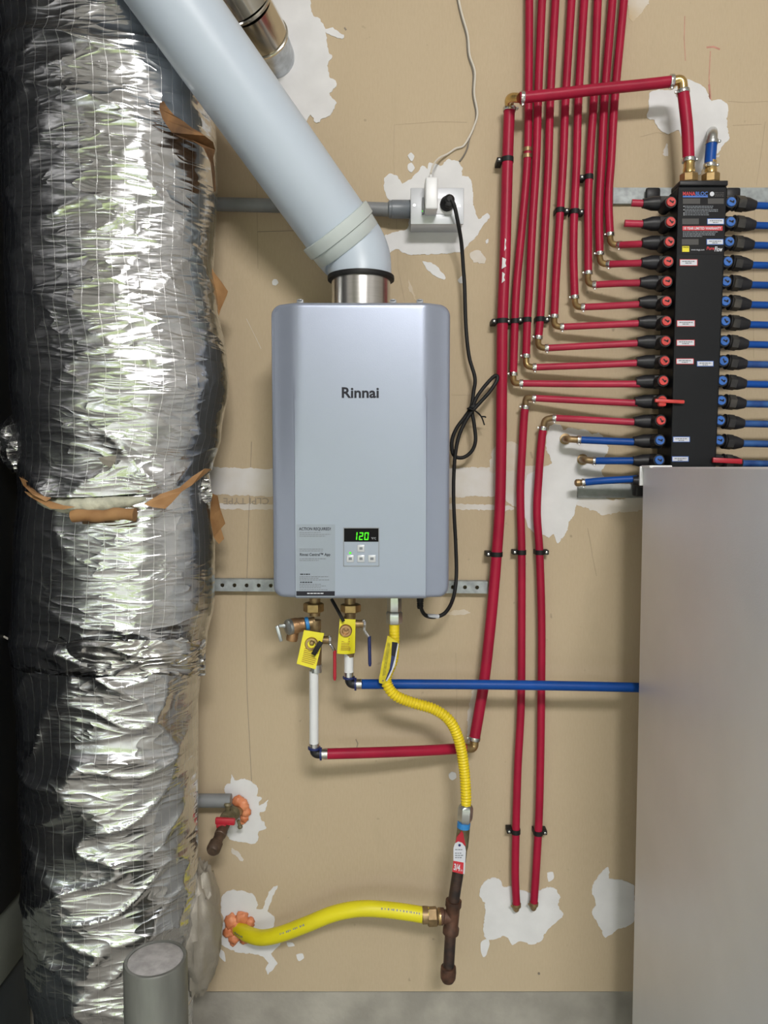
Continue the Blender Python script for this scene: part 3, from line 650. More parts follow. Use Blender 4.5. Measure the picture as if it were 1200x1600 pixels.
# perforated rails on the wall
def rail(name, x0, y0, x1, y1, hpx, o, th, spacing, hole, label, phase=0.0, slot=1.0, m=GALVRAIL):
    a, b = P(x0, y0, o), P(x1, y1, o); L_ = (b-a).length; dx = (b-a).normalized(); up = Vector((0,-1,0)).cross(dx); up = up if up.z > 0 else -up
    h2 = R(hpx, (x0+x1)/2, y0, o); mb = MB(); n = max(1, int(L_/spacing)); rows = []
    def pt(u, v, dpt): return a+dx*u+up*v+Vector((0, dpt, 0))
    for k in range(n):
        u0, u1 = k*spacing, (k+1)*spacing if k < n-1 else L_; uc = k*spacing+spacing*0.5
        ns = 16; cir = []; out = []
        for i in range(ns):
            an = 2*math.pi*(i+.5)/ns; ca, sa = math.cos(an), math.sin(an)
            cir.append((uc+hole*ca*slot, hole*sa))
            s = min(((u1-uc) if ca > 0 else (uc-u0))/max(abs(ca), 1e-6), h2/max(abs(sa), 1e-6)); out.append((uc+ca*s, sa*s))
        vs = [pt(u, v, 0) for u, v in out]+[pt(u, v, 0) for u, v in cir]+[pt(u, v, th) for u, v in cir]
        fs = []
        for i in range(ns):
            q = (i+1) % ns; fs.append((i, q, ns+q, ns+i)); fs.append((ns+i, ns+q, 2*ns+q, 2*ns+i))
        # corner fillers
        cs = [(u0, -h2), (u1, -h2), (u1, h2), (u0, h2)]; kk = len(vs)
        for (cu, cv) in cs:
            best = sorted(range(ns), key=lambda i: (out[i][0]-cu)**2+(out[i][1]-cv)**2)[:2]
            vs.append(pt(cu, cv, 0)); fs.append((best[0], best[1], len(vs)-1))
        mb.add(vs, fs)
    cmid = pt(L_/2, 0, 0)
    for v in (h2, -h2):
        mb.add([pt(0, v, 0), pt(L_, v, 0), pt(L_, v, o*0.9), pt(0, v, o*0.9)], [(0, 1, 2, 3)])
    for u in (0, L_):
        mb.add([pt(u, -h2, 0), pt(u, h2, 0), pt(u, h2, o*0.9), pt(u, -h2, o*0.9)], [(0, 1, 2, 3)])
    return tag(mb.build(name, m, smooth=False, recalc=False), label, 'rail')
def flat_rail(x0, y, x1, hpx, o, label, m=GALVRAIL):
    a, b = P(x0, y, o), P(x1, y, o); h2 = R(hpx, 1000, y, o)
    mb = MB().box(((a.x+b.x)/2, -o/2-.0005, a.z), (b.x-a.x, o-.001, 2*h2), bev=.0012)
    return tag(mb.build('manifold_rail', m), label, 'rail')
rail('perforated_rail', 300, 914, 762, 918, 19, .022, .003, .0275, .0045, 'perforated galvanised mounting rail behind the water heater')
flat_rail(958, 305.5, 1330, 25, .010, 'flat galvanised rail behind the top of the black manifold')
flat_rail(903, 767, 1330, 22, .010, 'dark flat rail behind the bottom of the black manifold, beside the fridge', m=mat('dark_galvanised', (0.20, 0.21, 0.21), 0.5, 0.5, 0.15, 40))

# ------------------------------------------------------------------ PEX lines
def crimp(parent, c, ax_, r, name='crimp_ring', m=STEEL, w_=0.008):
    ax_ = Vector(ax_).normalized()
    b = MB().lathe(Vector(c)-ax_*w_/2, ax_, [(0, r), (0, r*1.13), (w_*.15, r*1.16), (w_*.85, r*1.16), (w_, r*1.13), (w_, r)], 20)
    o = b.build(name, m, parent)
    # the pinched ear of the clamp
    side = ax_.cross(Vector((0,-1,0))).normalized()
    MB().box(Vector(c)+side*r*1.3+Vector((0,-r*.35,0)), (r*.45, r*.45, r*.45), bev=r*.08).build('clamp_ear', m, o)
    return o
def elbow(parent, a, corner, b, r, m=BRASS, name='elbow'):
    a, corner, b = Vector(a), Vector(corner), Vector(b); pts = [a]
    a2, b2 = a.lerp(corner, .45), b.lerp(corner, .45)
    for i in range(9):
        t = i/8; pts.append(a2*(1-t)**2+corner*2*t*(1-t)+b2*t*t)
    pts.append(b); return MB().tube(pts, r, 16).build(name, m, parent)
WR = 12.6
heads = [  # upper centreline table, elbow corner, branch end, port y
 ([(826,-60),(827,0),(826,150),(824,250),(816,350),(807,450),(804,520),(802,586)], (802,599), [(813,599),(900,600),(1000,600)]),
 ([(851,-60),(847,0),(841,150),(838,250),(832,350),(827,450),(824,500),(822,558)], (822,572), [(834,574),(915,571),(1000,567)]),
 ([(872,-60),(868,0),(860,150),(857,250),(852,350),(847,450),(844,500),(841,529)], (841,542), [(853,544),(925,540),(1002,536)]),
 ([(896,-60),(893,0),(884,150),(880,250),(874,350),(869,430),(866,496)], (866,509), [(877,511),(940,508),(1004,505)]),
 ([(917,-60),(913,0),(904,150),(901,250),(897,340),(896,400),(898,466)], (899,479), [(910,480),(955,478),(1006,475)]),
 ([(937,-60),(934,0),(928,150),(923,230),(919,310),(919,370),(919,428)], (918,442), [(928,445),(965,443),(1008,442)]),
 ([(961,-60),(957,0),(945,150),(940,250),(936,330),(937,398)], (938,411), [(950,413),(975,412),(1009,411)]),
 ([(979,-60),(975,0),(961,150),(955,250),(951,310),(953,368)], (954,381), [(967,383),(985,382),(1010,381)]),
]
ORD = ['first', 'second', 'third', 'fourth', 'fifth', 'sixth', 'seventh', 'eighth']
for i, (vt, cn, hb) in enumerate(heads):
    tl = thing('red_water_line', 'thin red plastic water line, %s from the left at the top edge, bending into the manifold' % ORD[i], 'pipe', P(cn[0], cn[1], .028), 'thin red lines from the top edge to the manifold')
    ov = .022 if i not in (1,) else .030
    r = R(WR, vt[3][0], vt[3][1], .03)
    pv = path([(x, y, ov) for x, y in vt]); MB().tube(pv, r, 16).build('riser', REDP, tl)
    nb_ = len(hb); ph_ = path([(x, y, lerp(.036, .078, k/(nb_-1))) for k, (x, y) in enumerate(hb)]); rb = R(10.6, 950, hb[0][1], .05)
    MB().tube(ph_, rb, 16).build('branch', REDP2, tl)
    elbow(tl, pv[-1], P(cn[0], cn[1], .03), ph_[0], r*.78)
    crimp(tl, pv[-1]+(pv[-2]-pv[-1]).normalized()*.002, pv[-1]-pv[-2], r); crimp(tl, ph_[0]+(ph_[1]-ph_[0]).normalized()*.002, ph_[1]-ph_[0], rb*1.05)
    if i == 0:
        c_ = P(824, 246, ov); 
        for dz in (.012, -.002): MB().lathe(c_+Vector((0,0,dz)), (0,0,1), [(0, r), (0, r*1.14), (.008, r*1.14), (.008, r)], 20).build('coupling_ring', BRASSD, tl)
for (nm, cn, vt, hb, lab) in [
  (0, (821,621), [(821,634),(819,650),(816,700),(813,770),(815,863),(815,960),(814,1100),(809,1200),(806,1300),(805,1370),(807,1414)], [(833,622),(910,626),(996,630)], 'thin red plastic water line dropping to the left of the two wall holes at the bottom'),
  (1, (851,655), [(849,667),(846,690),(842,740),(839,800),(843,863),(846,960),(846,1050),(845,1150),(843,1250),(841,1300),(837,1370),(834,1412)], [(865,653),(920,656),(995,660)], 'thin red plastic water line dropping to the right of the two wall holes at the bottom')]:
    tl = thing('red_water_line', lab, 'pipe', P(cn[0], cn[1], .03))
    r = R(WR, 830, 900, .03); n = len(vt)
    pv = path([(x, y, .024 if k < n-1 else .020) for k, (x, y) in enumerate(vt)]); MB().tube(pv, r, 16).build('drop', REDP, tl)
    ph_ = path([(x, y, lerp(.036, .078, k/2)) for k, (x, y) in enumerate(hb)]); rb = R(10.6, 950, 640, .05); MB().tube(ph_, rb, 16).build('branch', REDP2, tl)
    elbow(tl, pv[0], P(cn[0], cn[1], .03), ph_[0], r*.78, BRASSD)
    crimp(tl, pv[0]+(pv[1]-pv[0]).normalized()*.004, pv[1]-pv[0], r); crimp(tl, ph_[0]+(ph_[1]-ph_[0]).normalized()*.002, ph_[1]-ph_[0], rb*1.05)
    e = pv[-1]; crimp(tl, e, pv[-1]-pv[-2], r, m=BRASSD); elbow(tl, e, e+Vector((0,0,-.014)), e+Vector((0,.024,-.016)), r*.75, BRASSD)
# thick hot riser
tl = thing('thick_red_riser', 'thick red plastic hot water riser between heater and manifold, with brass elbows', 'pipe', P(741,1168,.06))
rt = R(17.2, 785, 600, .035)
pv = path([(796,168,.034),(793,250,.034),(789,400,.034),(785,502,.034),(784,600,.034),(783,700,.034),(781,790,.034),(776,866,.034),(768,960,.04),(757,1060,.05),(749,1110,.056),(741,1156,.06)]); MB().tube(pv, rt, 20).build('riser', REDP, tl)
pt_ = path([(812,153,.082),(870,147,.082),(930,140,.082),(1000,133,.084),(1053,127,.086)]); MB().tube(pt_, R(17, 930, 140, .08), 20).build('top_run', REDP, tl)
pd = path([(1067,141,.086),(1070,165,.088),(1074,205,.088),(1076,252,.085)]); MB().tube(pd, R(18, 1072, 200, .08), 20).build('manifold_drop', REDP, tl)
elbow(tl, pv[0]+Vector((0,0,.002)), P(795,152,.06), pt_[0], rt*.8, BRASSY)
crimp(tl, pv[0]+Vector((0,0,-.004)), (0,0,1), rt); crimp(tl, pt_[0]+Vector((.006,0,0)), (1,0,0), rt)
elbow(tl, pt_[-1], P(1066,124,.088), pd[0], rt*.85, BRASSY)
crimp(tl, pt_[-1]-Vector((.005,0,0)), (1,0,0), rt); crimp(tl, pd[0]+Vector((0,0,-.004)), pd[1]-pd[0], rt); crimp(tl, pd[-1]+Vector((0,0,.002)), (0,0,1), rt)
pb = path([(506,1178,.15),(580,1176,.13),(660,1173,.10),(727,1169,.07)]); MB().tube(pb, R(16.5, 620, 1175, .11), 20).build('bottom_run', REDP, tl)
elbow(tl, pv[-1], P(741,1170,.062), pb[-1], rt*.8, BRASS)
crimp(tl, pv[-1]+Vector((0,0,.003)), pv[-1]-pv[-2], rt); crimp(tl, pb[-1]-Vector((.004,0,0)), (1,0,0), rt)
# scuffs of plaster on the red pipe
for (x0, y0, x1, y1) in ((788,372,791,392), (784,402,791,420), (784,425,789,442)):
    MB().sheet([P(x0+1, y0, .0475), P(x1, y0+3, .0475), P(x1-1.5, (y0+y1)/2, .0478), P(x1, y1-4, .0475), P(x0, y1, .0475), P(x0+.5, (y0+y1)/2+3, .0478)], .003).build('plaster_smear', PLASTER, tl, smooth=False)
# cold blue line to the heater
tb = thing('thick_blue_line', 'thick blue plastic cold water line running from the heater behind the fridge', 'pipe', P(566,1069,.14))
pbl = path([(564,1069,.155),(585,1069,.146),(640,1069,.130),(780,1070,.126),(900,1072,.122),(1030,1075,.118)]); MB().tube(pbl, R(15.2, 780, 1070, .14), 20).build('pipe', BLUEP, tb)
# blue stubs left of the manifold
for (c, hb, lab, tilt) in [((884,686), [(903,687),(945,689),(998,691)], 'short blue line above the other two left of the manifold foot, elbowed into the wall', 0), ((911,718), [(927,720),(955,720),(998,720)], 'short blue line between two others left of the manifold foot', 0), ((898,755), [(910,754),(945,751),(1000,748)], 'short capped blue line lowest at the left of the manifold beside the fridge corner', 1)]:
    tq = thing('blue_water_stub', lab, 'pipe', P(c[0], c[1], 0))
    ph_ = path([(x, y, lerp(.055, .078, k/2)) for k, (x, y) in enumerate(hb)]); rb = R(11.2, 950, 700, .06); MB().tube(ph_, rb, 16).build('pipe', BLUEP, tq)
    crimp(tq, ph_[0]+Vector((.002,0,0)), (1,0,0), rb)
    if tilt: MB().lathe(ph_[0], (-1,0,-.05), [(0, rb*.9), (.006, rb*.95), (.007, rb*1.05), (.014, rb*1.0), (.017, rb*.6)], 16).build('end_cap', BRASSD, tq)
    else:
        elbow(tq, ph_[0], P(c[0], c[1], .055), P(c[0]-2, c[1], -.004), rb*.95, BRASSD)
        MB().lathe(P(c[0]-1, c[1], .001), (0,-1,0), [(0, rb*1.6), (.003, rb*1.6), (.004, rb)], 16).build('escutcheon', BRASSD, tq)

# straps holding the red lines
def strap(cx_, cy_, wpx, side, o, label):
    c = P(cx_, cy_, o); r = R(wpx, cx_, cy_, o)+.0012; t = thing('pipe_strap', label, 'strap', P(cx_, cy_, 0), 'black pipe straps')
    mb = MB(); hgt = .0105; n = 14; vs = []
    prof = [(-r, 0.0)]+[(-r*math.cos(math.pi*k/n), r*math.sin(math.pi*k/n)) for k in range(n+1)]+[(r, 0.0)]
    prof = [(-r, -o*.95)]+[(-r*math.cos(math.pi*k/n), r*math.sin(math.pi*k/n)) for k in range(n+1)]+[(r, -o*.95)]
    inn = [(x*(r-.002)/r, y*(r-.002)/r if y > 0 else y) for x, y in prof]
    m_ = len(prof)
    for zz in (-hgt/2, hgt/2):
        vs += [(c.x+x, c.y-y, c.z+zz) for x, y in prof]+[(c.x+x, c.y-y, c.z+zz) for x, y in inn]
    fs = []
    for i in range(m_-1):
        fs += [(i, i+1, 2*m_+i+1, 2*m_+i), (m_+i, 3*m_+i, 3*m_+i+1, m_+i+1), (i, m_+i, m_+i+1, i+1), (2*m_+i, 2*m_+i+1, 3*m_+i+1, 3*m_+i)]
    mb.add(vs, fs); mb.build('band', RUBBER, t, recalc=True)
    tx = c.x+side*(r+.005)
    MB().box((tx, -max(.010, o*.55), c.z), (.010, 2*max(.010, o*.55)-.001, hgt), bev=.0012).build('tab', RUBBER, t)
    MB().lathe((tx, -2*max(.010, o*.55)+.001, c.z), (0,-1,0), [(0, .0028), (.0018, .0026), (.0024, .001)], 10).build('screw', STEEL, t)
for a in [(793,250,17.2,-1,.034,'black strap on the thick red riser just below its top brass elbow'), (785,502,17.2,-1,.034,'black strap on the thick red riser at mid height, leftmost of the row of four'),
          (805,502,WR,-1,.022,'second black strap from the left in the row of four'), (823.5,500,WR,-1,.030,'third black strap from the left in the row of four'), (844,499,WR,1,.022,'rightmost black strap in the row of four, tab to the right'),
          (875,329,WR,1,.022,'black strap left of the close pair beneath the top red run'), (898,331,WR,1,.022,'black strap right of the close pair beneath the top red run'), (920,277,WR,-1,.022,'highest black strap on a thin red line, beside the manifold rail end'),
          (776,866,17.2,-1,.034,'black strap on the thick red riser level with the heater display'), (815,863,WR,-1,.024,'black strap in the middle of the three level with the heater display'), (843.5,863,WR,1,.024,'black strap rightmost of the three level with the heater display'),
          (806,1299,WR,-1,.024,'lowest left black strap above the patched wall holes'), (841,1301,WR,1,.024,'lowest right black strap above the patched wall holes')]:
    strap(*a)

# ------------------------------------------------------------------ manifold
OM, OB = .125, .04
man = thing('water_manifold', 'tall black plumbing manifold with rows of red and blue valve knobs', 'manifold', P(1090, 790, .08))
f4 = [P(1060,290,OM), P(1137,290,OM), P(1117,792,OM), P(1046,792,OM)]
def bk(p): return Vector((p.x, -OB, p.z))
mb = MB(); vs = f4+[bk(p) for p in f4]; mb.add(vs, [(0,3,2,1), (4,5,6,7), (0,1,5,4), (1,2,6,5), (2,3,7,6), (3,0,4,7)])
o = mb.build('body', MANI, man, smooth=False)
bv = o.modifiers.new('bevel', 'BEVEL'); bv.width = .004; bv.segments = 2
def face_x(y, s): # left or right edge of body front at image row y
    t = (y-290)/502.; return lerp(1060, 1046, t) if s < 0 else lerp(1137, 1117, t)
MB().box((f4[0].lerp(f4[1], .5)+Vector((0, .02, .004))), (.100, .05, .010), bev=.002).build('top_cap', BLACKPL, man)
for k in range(15):
    y = 316+31.0*k; red = k < 12
    kx = interp([(316,1048),(474,1041),(750,1029)], y)
    if k < 15:
        # left port
        xl = interp([(316,1004),(382,1003),(474,998),(567,994),(660,990),(750,988)], y); oy = 4 if k > 2 else 3
        yy = {0:318, 1:350}.get(k, y+1)
        a, b = P(face_x(y, -1)+4, y+2, .08), P(xl, yy, .078); ax_ = (b-a).normalized(); L_ = (b-a).length
        pf = MB().lathe(a, ax_, [(0, .0125), (L_*.22, .0115), (L_*.30, .0105)], 16).build('port_body', BLACKPL, man)
        MB().lathe(a+ax_*L_*.30, ax_, [(0, .0135), (.002, .0165), (L_*.27, .0165), (L_*.29, .0135)], 6, rot=.26).build('port_nut', BLACKDUST, man)
        MB().lathe(a+ax_*L_*.58, ax_, [(0, .0150), (L_*.18, .0145), (L_*.38, .0100), (L_*.42, .0098)], 18).build('port_sleeve', BLACKPL, man)
        kc = P(kx, y, .118)
        kb = MB().lathe((kc.x, -.075, kc.z), (0,-1,0), [(0, .0125), (.042, .0125), (.044, .0118)], 22).build('valve_housing', BLACKPL, man)
        if k < 15:
            kn = MB().lathe(kc, (0,-1,0), [(-.004, .0096), (.003, .0096), (.0042, .0088)], 22).build('valve_knob', REDK if red else BLUEK, man)
            an = random.uniform(.3, 1.2); rot = Matrix.Rotation(an, 3, 'Y')
            MB().box(kc+Vector((0,-.0042,0)), (.0095, .0012, .0026), rot=rot).box(kc+Vector((0,-.0042,0))+rot @ Vector((.003,0,.002)), (.003, .0012, .004), rot=rot).build('key_slot', BLACKPL, kn, smooth=False)
        if k == 0 or k == 1:
            xe = 987 if k == 0 else 976
            part_label(MB().tube([P(xl+2, yy, .078), P(xe, yy-1, .074)], R(11, xl, y, .078), 16).build('capped_stub', REDP2, man), 'short cut red stub')
        # right port
    if k < 14:
        xr = interp([(316,1142),(474,1133),(720,1123)], y)
        e = interp([(316,1180),(442,1172),(600,1164),(720,1158)], y)
        a, b = P(face_x(y, 1)-4, y, .08), P(e, y+5, .078); ax_ = (b-a).normalized(); L_ = (b-a).length
        MB().lathe(a, ax_, [(0, .0125), (L_*.30, .0115)], 16).build('port_body', BLACKPL, man)
        MB().lathe(a+ax_*L_*.28, ax_, [(0, .0130), (.001, .0165), (.003, .0165), (.004, .0140)], 18).build('port_flange', BLACKPL, man)
        MB().lathe(a+ax_*L_*.36, ax_, [(0, .0135), (.002, .0165), (L_*.26, .0165), (L_*.28, .0135)], 6, rot=.26).build('port_nut', BLACKDUST, man)
        MB().lathe(a+ax_*L_*.62, ax_, [(0, .0150), (L_*.14, .0145), (L_*.36, .0102), (L_*.38, .0100)], 18).build('port_sleeve', BLACKPL, man)
        kc = P(xr, y, .118)
        MB().lathe((kc.x, -.075, kc.z), (0,-1,0), [(0, .0125), (.042, .0125), (.044, .0118)], 22).build('valve_housing', BLACKPL, man)
        if k < 13:
            kn = MB().lathe(kc, (0,-1,0), [(-.004, .0096), (.003, .0096), (.0042, .0088)], 22).build('valve_knob', BLUEK, man)
            rot = Matrix.Rotation(random.uniform(.3, 1.2), 3, 'Y')
            MB().box(kc+Vector((0,-.0042,0)), (.0095, .0012, .0026), rot=rot).box(kc+Vector((0,-.0042,0))+rot @ Vector((.003,0,.002)), (.003, .0012, .004), rot=rot).build('key_slot', BLACKPL, kn, smooth=False)
        lab = 'blue plastic water line leaving the manifold to the right, %s from the top' % (ORD+['ninth','tenth','eleventh','twelfth','thirteenth','lowest'])[k] if k < 13 else 'blue plastic water line leaving the manifold to the right behind a red lever'
        ll = MB().tube(path([(e-1, y+5, .078), (1230, y+6.5, .074), (1330, y+8, .07)], 6), R(10.8, 1190, y, .078), 16).build('blue_water_line', BLUED if k in (8, 10, 11, 12, 13) else BLUEP)
        tag(ll, lab, 'pipe', 'blue lines right of the manifold')
# removable turning keys (red levers)
part_label(MB().box(P(1046, 627, .132), (.062, .007, .0075), rot=Matrix.Rotation(.05, 3, 'Y'), bev=.002).box(P(1034, 629, .127), (.017, .012, .017), bev=.004).build('turning_key', REDK, man), 'red plastic turning key pointing right')
part_label(MB().box(P(1136, 720, .132), (.062, .008, .011), rot=Matrix.Rotation(.05, 3, 'Y'), bev=.002).build('turning_key', REDH, man), 'dark red turning key at the bottom right')
# top unions
for (cx_, blue) in ((1076, 0), (1110, 1)):
    zb_ = P(cx_, 289, .085).z; c = Vector((P(cx_, 289, .085).x, -.085, zb_))
    MB().lathe(c+Vector((0,0,-.003)), (0,0,1), [(0, .017), (.006, .017)], 24).build('gasket', WHITEPL, man)
    MB().lathe(c+Vector((0,0,.003)), (0,0,1), [(0, .0165), (.002, .0195), (.017, .0195), (.020, .0165)], 8).build('union_nut', BRASS, man)
    MB().lathe(c+Vector((0,0,.023)), (0,0,1), [(0, .0125), (.010, .0125), (.012, .0115), (.026, .0115)], 20).build('nipple', BRASSY, man)
for cx_ in (1020, 1145):
    MB().box(P(cx_, 303, .02), (.032, .012, .026), bev=.005).build('mount_ear', BLACKPL, man)
MB().box(P(1006, 760, .03), (.045, .03, .045), bev=.005).build('mount_ear', BLACKPL, man)
# print on the manifold
def FX(x, y): return x
lb = MB().sheet([P(1062.5,297,OM+.0006), P(1134.5,297,OM+.0006), P(1130,397,OM+.0006), P(1060,397,OM+.0006)], .001).build('label', LBLK, man, smooth=False)
e_ = OM+.0012
text('MANA', 1067, 299.5, 1086.5, 305.5, e_, REDL, lb, bold=0.02); text('BLOC', 1087, 299.5, 1106, 305.5, e_, BLUL, lb, bold=0.02)
MB().sheet(rect(1067, 305.8, 1106, 308.3, e_), .0004).build('stripe', BLUL, lb, smooth=False)
MB().lathe(P(1112.3, 303.2, OM+.0004), (0,-1,0), [(0, .0046), (.001, .0046)], 18).build('seal', WHITEST, lb)
textlines(1117, 1131, [300.5, 303, 305.5], 1.3, e_, (1, 1), 2).build('fine_print', LGREY, lb, smooth=False)
for q in ((1067,310,1094,318.5), (1106,310,1131,318.5), (1066,341.5,1092,350.5), (1065.5,373.5,1091.5,382.5)): MB().sheet(rect(*q, e_), .0004).build('blank_field', LGREY, lb, smooth=False)
textlines(1070, 1123, [321.6, 324, 327, 329.4], 1.2, e_, (.8, 1), 4).build('fine_print', INKG, lb, smooth=False)
textlines(1070, 1110, [332.2, 335], 1.2, e_, (.7, 1), 6).build('fine_print', INKG, lb, smooth=False)
bars([(1068, y, 1069.2, y+1.4) for y in (321.6, 327, 332.2, 335)], e_).build('bullet', WHITEST, lb, smooth=False)
rb_ = MB().sheet(rect(1066.5, 353.2, 1129, 360.2, e_), .0004).build('red_bar', REDL, lb, smooth=False)
text('10 YEAR LIMITED WARRANTY', 1068.5, 354.6, 1127, 358.8, e_+.0005, WHITEST, rb_, bold=0.02) if False else text('10 YEAR LIMITED WARRANTY', 1068.5, 354.6, 1127, 358.8, e_+.0005, WHITEST, lb, bold=0.02)
textlines(1067, 1128, [361.6, 364, 366.4], 1.2, e_, (.8, 1), 9).build('fine_print', INKG, lb, smooth=False)
textlines(1067, 1100, [368.8], 1.2, e_, (.8, 1), 10).build('fine_print', INKG, lb, smooth=False)
MB().sheet(rect(1066, 384.5, 1077, 393.5, e_), .0004).build('yellow_block', YELL, lb, smooth=False); text('viega', 1066.8, 385, 1076.2, 387.8, e_+.0005, INK, lb, bold=0.02)
text('www.viega.com', 1080, 389, 1100.5, 392.2, e_, WHITEST, lb)
text('Pure', 1104, 385.3, 1116, 390.5, e_, REDL, lb, bold=0.02, shear=.2); text('Flow', 1116.5, 385.3, 1129, 393, e_, WHITEST, lb, bold=0.02, shear=.2)
for (x0, y0, x1, y1, c) in ((1105,341.5,1131.5,350.5,1), (1104,373.5,1130.5,382.3,1), (1062,405,1090,415.3,0), (1057.5,500.3,1086,510.3,0), (1057,530.8,1085.5,540.3,0), (1056.5,560,1084,569,0), (1089,564,1115,572.5,1), (1051.5,682.2,1078,690.8,1), (1050,713,1076,721.3,1)):
    s_ = MB().sheet(rect(x0, y0, x1, y1, e_), .0008).build('port_sticker', BLUL if c else REDL, man, smooth=False)
    MB().sheet(rect(x0+.9, y0+.9, x1-.9, y1-.9, e_+.0005), .0004).build('paper', WHITEST, s_, smooth=False)
    textlines(x0+4, x1-3, [y0+2.6], 1.5, e_+.0009, (.95, 1), int(x0)).build('fine_print', INKG, s_, smooth=False)
    textlines(x0+9, x1-9, [y0+5.3], 1.5, e_+.0009, (.95, 1), int(y0)).build('fine_print', INKG, s_, smooth=False)
# blue inlet at the top
bi = thing('blue_inlet_pipe', 'short blue plastic inlet pipe on top of the manifold, turning into the wall', 'pipe', P(1110, 258, .085))
pz = path([(1109,262,.085),(1110,245,.085),(1112,222,.085)], 6); MB().tube(pz, R(17, 1110, 240, .085), 20).build('pipe', BLUEP, bi)
crimp(bi, pz[0]+Vector((0,0,.004)), (0,0,1), R(17,1110,240,.085)); crimp(bi, pz[-1], (0,0,1), R(17,1110,240,.085), m=ZINC)
elbow(bi, pz[-1]+Vector((0,0,.002)), P(1113,209,.085), P(1113,206,-.004), R(17,1110,240,.085)*.95, ZINC)

# ------------------------------------------------------------------ service valves
OV = .155
def nuthex(parent, c, ax_, rad, h, m, name='union_nut', seg=6, rot=math.pi/6):
    return MB().lathe(Vector(c)-Vector(ax_).normalized()*h/2, ax_, [(0, rad*.86), (h*.12, rad), (h*.88, rad), (h, rad*.86)], seg, rot).build(name, m, parent)
def z_at(px, py, o=OV): return P(px, py, o)
def pex_elbow(parent, top, cor, side, r):
    o = elbow(parent, top, cor, side, r*1.02, BLACKPL)
    return o
hv = thing('hot_service_valve', 'brass hot service valve with red handle and pressure relief branch under the heater', 'valve', P(490, 1045, OV))
X = lambda a, b: (P(*a), P(*b))
MB().cyl(P(492,934,OV), P(492,962,OV), .0115, 20).build('tailpiece', BRASSD, hv)
nuthex(hv, P(490,949,OV), (0,0,1), .0215, .020, BRASS)
MB().lathe(P(493,1048,OV), (0,0,1), [(0, .0095), (.010, .0105), (.014, .0125), (.060, .0135), (.066, .0110), (.085, .0110), (.090, .0125), (.108, .0125)], 22).build('body', BRASSD, hv)
# relief valve branch
a, b = P(492,972,OV), P(460,978,OV+.01); ra = (b-a).normalized()
MB().lathe(a, ra, [(0, .0115), (.016, .0115)], 20).build('branch', BRASSD, hv)
part_label(MB().lathe(a+ra*.013, ra, [(0, .0125), (.001, .0140), (.007, .0140), (.008, .0125)], 20).build('thread_tape', TAPEB, hv), 'blue thread sealing tape')
rv = MB().lathe(a+ra*.020, ra, [(0, .0115), (.003, .0145), (.014, .0150), (.018, .0165), (.030, .0165)], 22).build('relief_valve', BRONZE, hv)
MB().lathe(P(459,982,OV+.005), P(456,999,OV+.005)-P(459,982,OV+.005), [(0, .0115), (.022, .0125), (.026, .0115)], 20).build('outlet', BRONZE, rv)
cp = a+ra*.050
MB().lathe(cp, (ra+Vector((-.2,-.7,0))), [(0, .0165), (.004, .0170), (.009, .0160), (.012, .011)], 22).build('cap', ZINC, rv)
MB().box(P(436,990,OV+.03), (.007, .004, .034), rot=Matrix.Rotation(-.28, 3, 'Y') @ Matrix.Rotation(0, 3, 'X'), bev=.0015).box(P(441,978,OV+.03), (.014, .004, .007), bev=.0015).build('test_lever', GALV, rv)
# yellow tag, drain port, cap
q = [P(475,984.5,OV+.024), P(506.5,989.5,OV+.022), P(493,1046,OV+.030), P(463.5,1037,OV+.032)]
tg = MB().sheet(q, .0008).build('tag', TAGY, hv, smooth=False); part_label(tg, 'yellow warning tag')
def tagprint(quad, parent, o_off, rows=9, u0=.28, u1=.92, v0=.52, v1=.93, seed=0, vertical=True):
    mb = MB(); rg_ = random.Random(seed); A_, B_, C_, D_ = [p+Vector((0,-o_off,0)) for p in quad]
    def at(u, v): return A_.lerp(B_, u).lerp(D_.lerp(C_, u), v)
    for k in range(rows):
        if vertical:
            ua = lerp(u0, u1, k/rows); ub = ua+(u1-u0)/rows*.45; va = lerp(v0, v0+.12, rg_.random()); vb = v1
        else: ua, ub = u0, lerp(u1-.15, u1, rg_.random()); va = lerp(v0, v1, k/rows); vb = va+(v1-v0)/rows*.45
        if vertical: mb.sheet([at(ua, va), at(ub, va), at(ub, vb), at(ua, vb)], .0003)
        else: mb.sheet([at(ua, va), at(ub, va), at(ub, vb), at(ua, vb)], .0003)
    mb.build('fine_print', TAGINK, parent, smooth=False)
tagprint(q, tg, .0006, 8, .22, .95, .50, .93, 2, False)
MB().lathe(P(488,1003,OV+.008), (0,-1,0), [(0, .0105), (.014, .0105), (.015, .0140), (.020, .0140), (.022, .0125), (.0222, .0085), (.016, .008)], 24).build('drain_port', BRASS, hv)
MB().lathe(P(488,1003,OV+.020), (0,-1,0), [(0, .0052), (.010, .0050), (.012, .003)], 16).build('drain_stem', BRASS, hv)
part_label(MB().box(P(495.5,1013,OV+.040), (.010, .003, .032), rot=Matrix.Rotation(.55, 3, 'Y'), bev=.001).build('cap_strap', RUBBER, hv), 'black rubber strap')
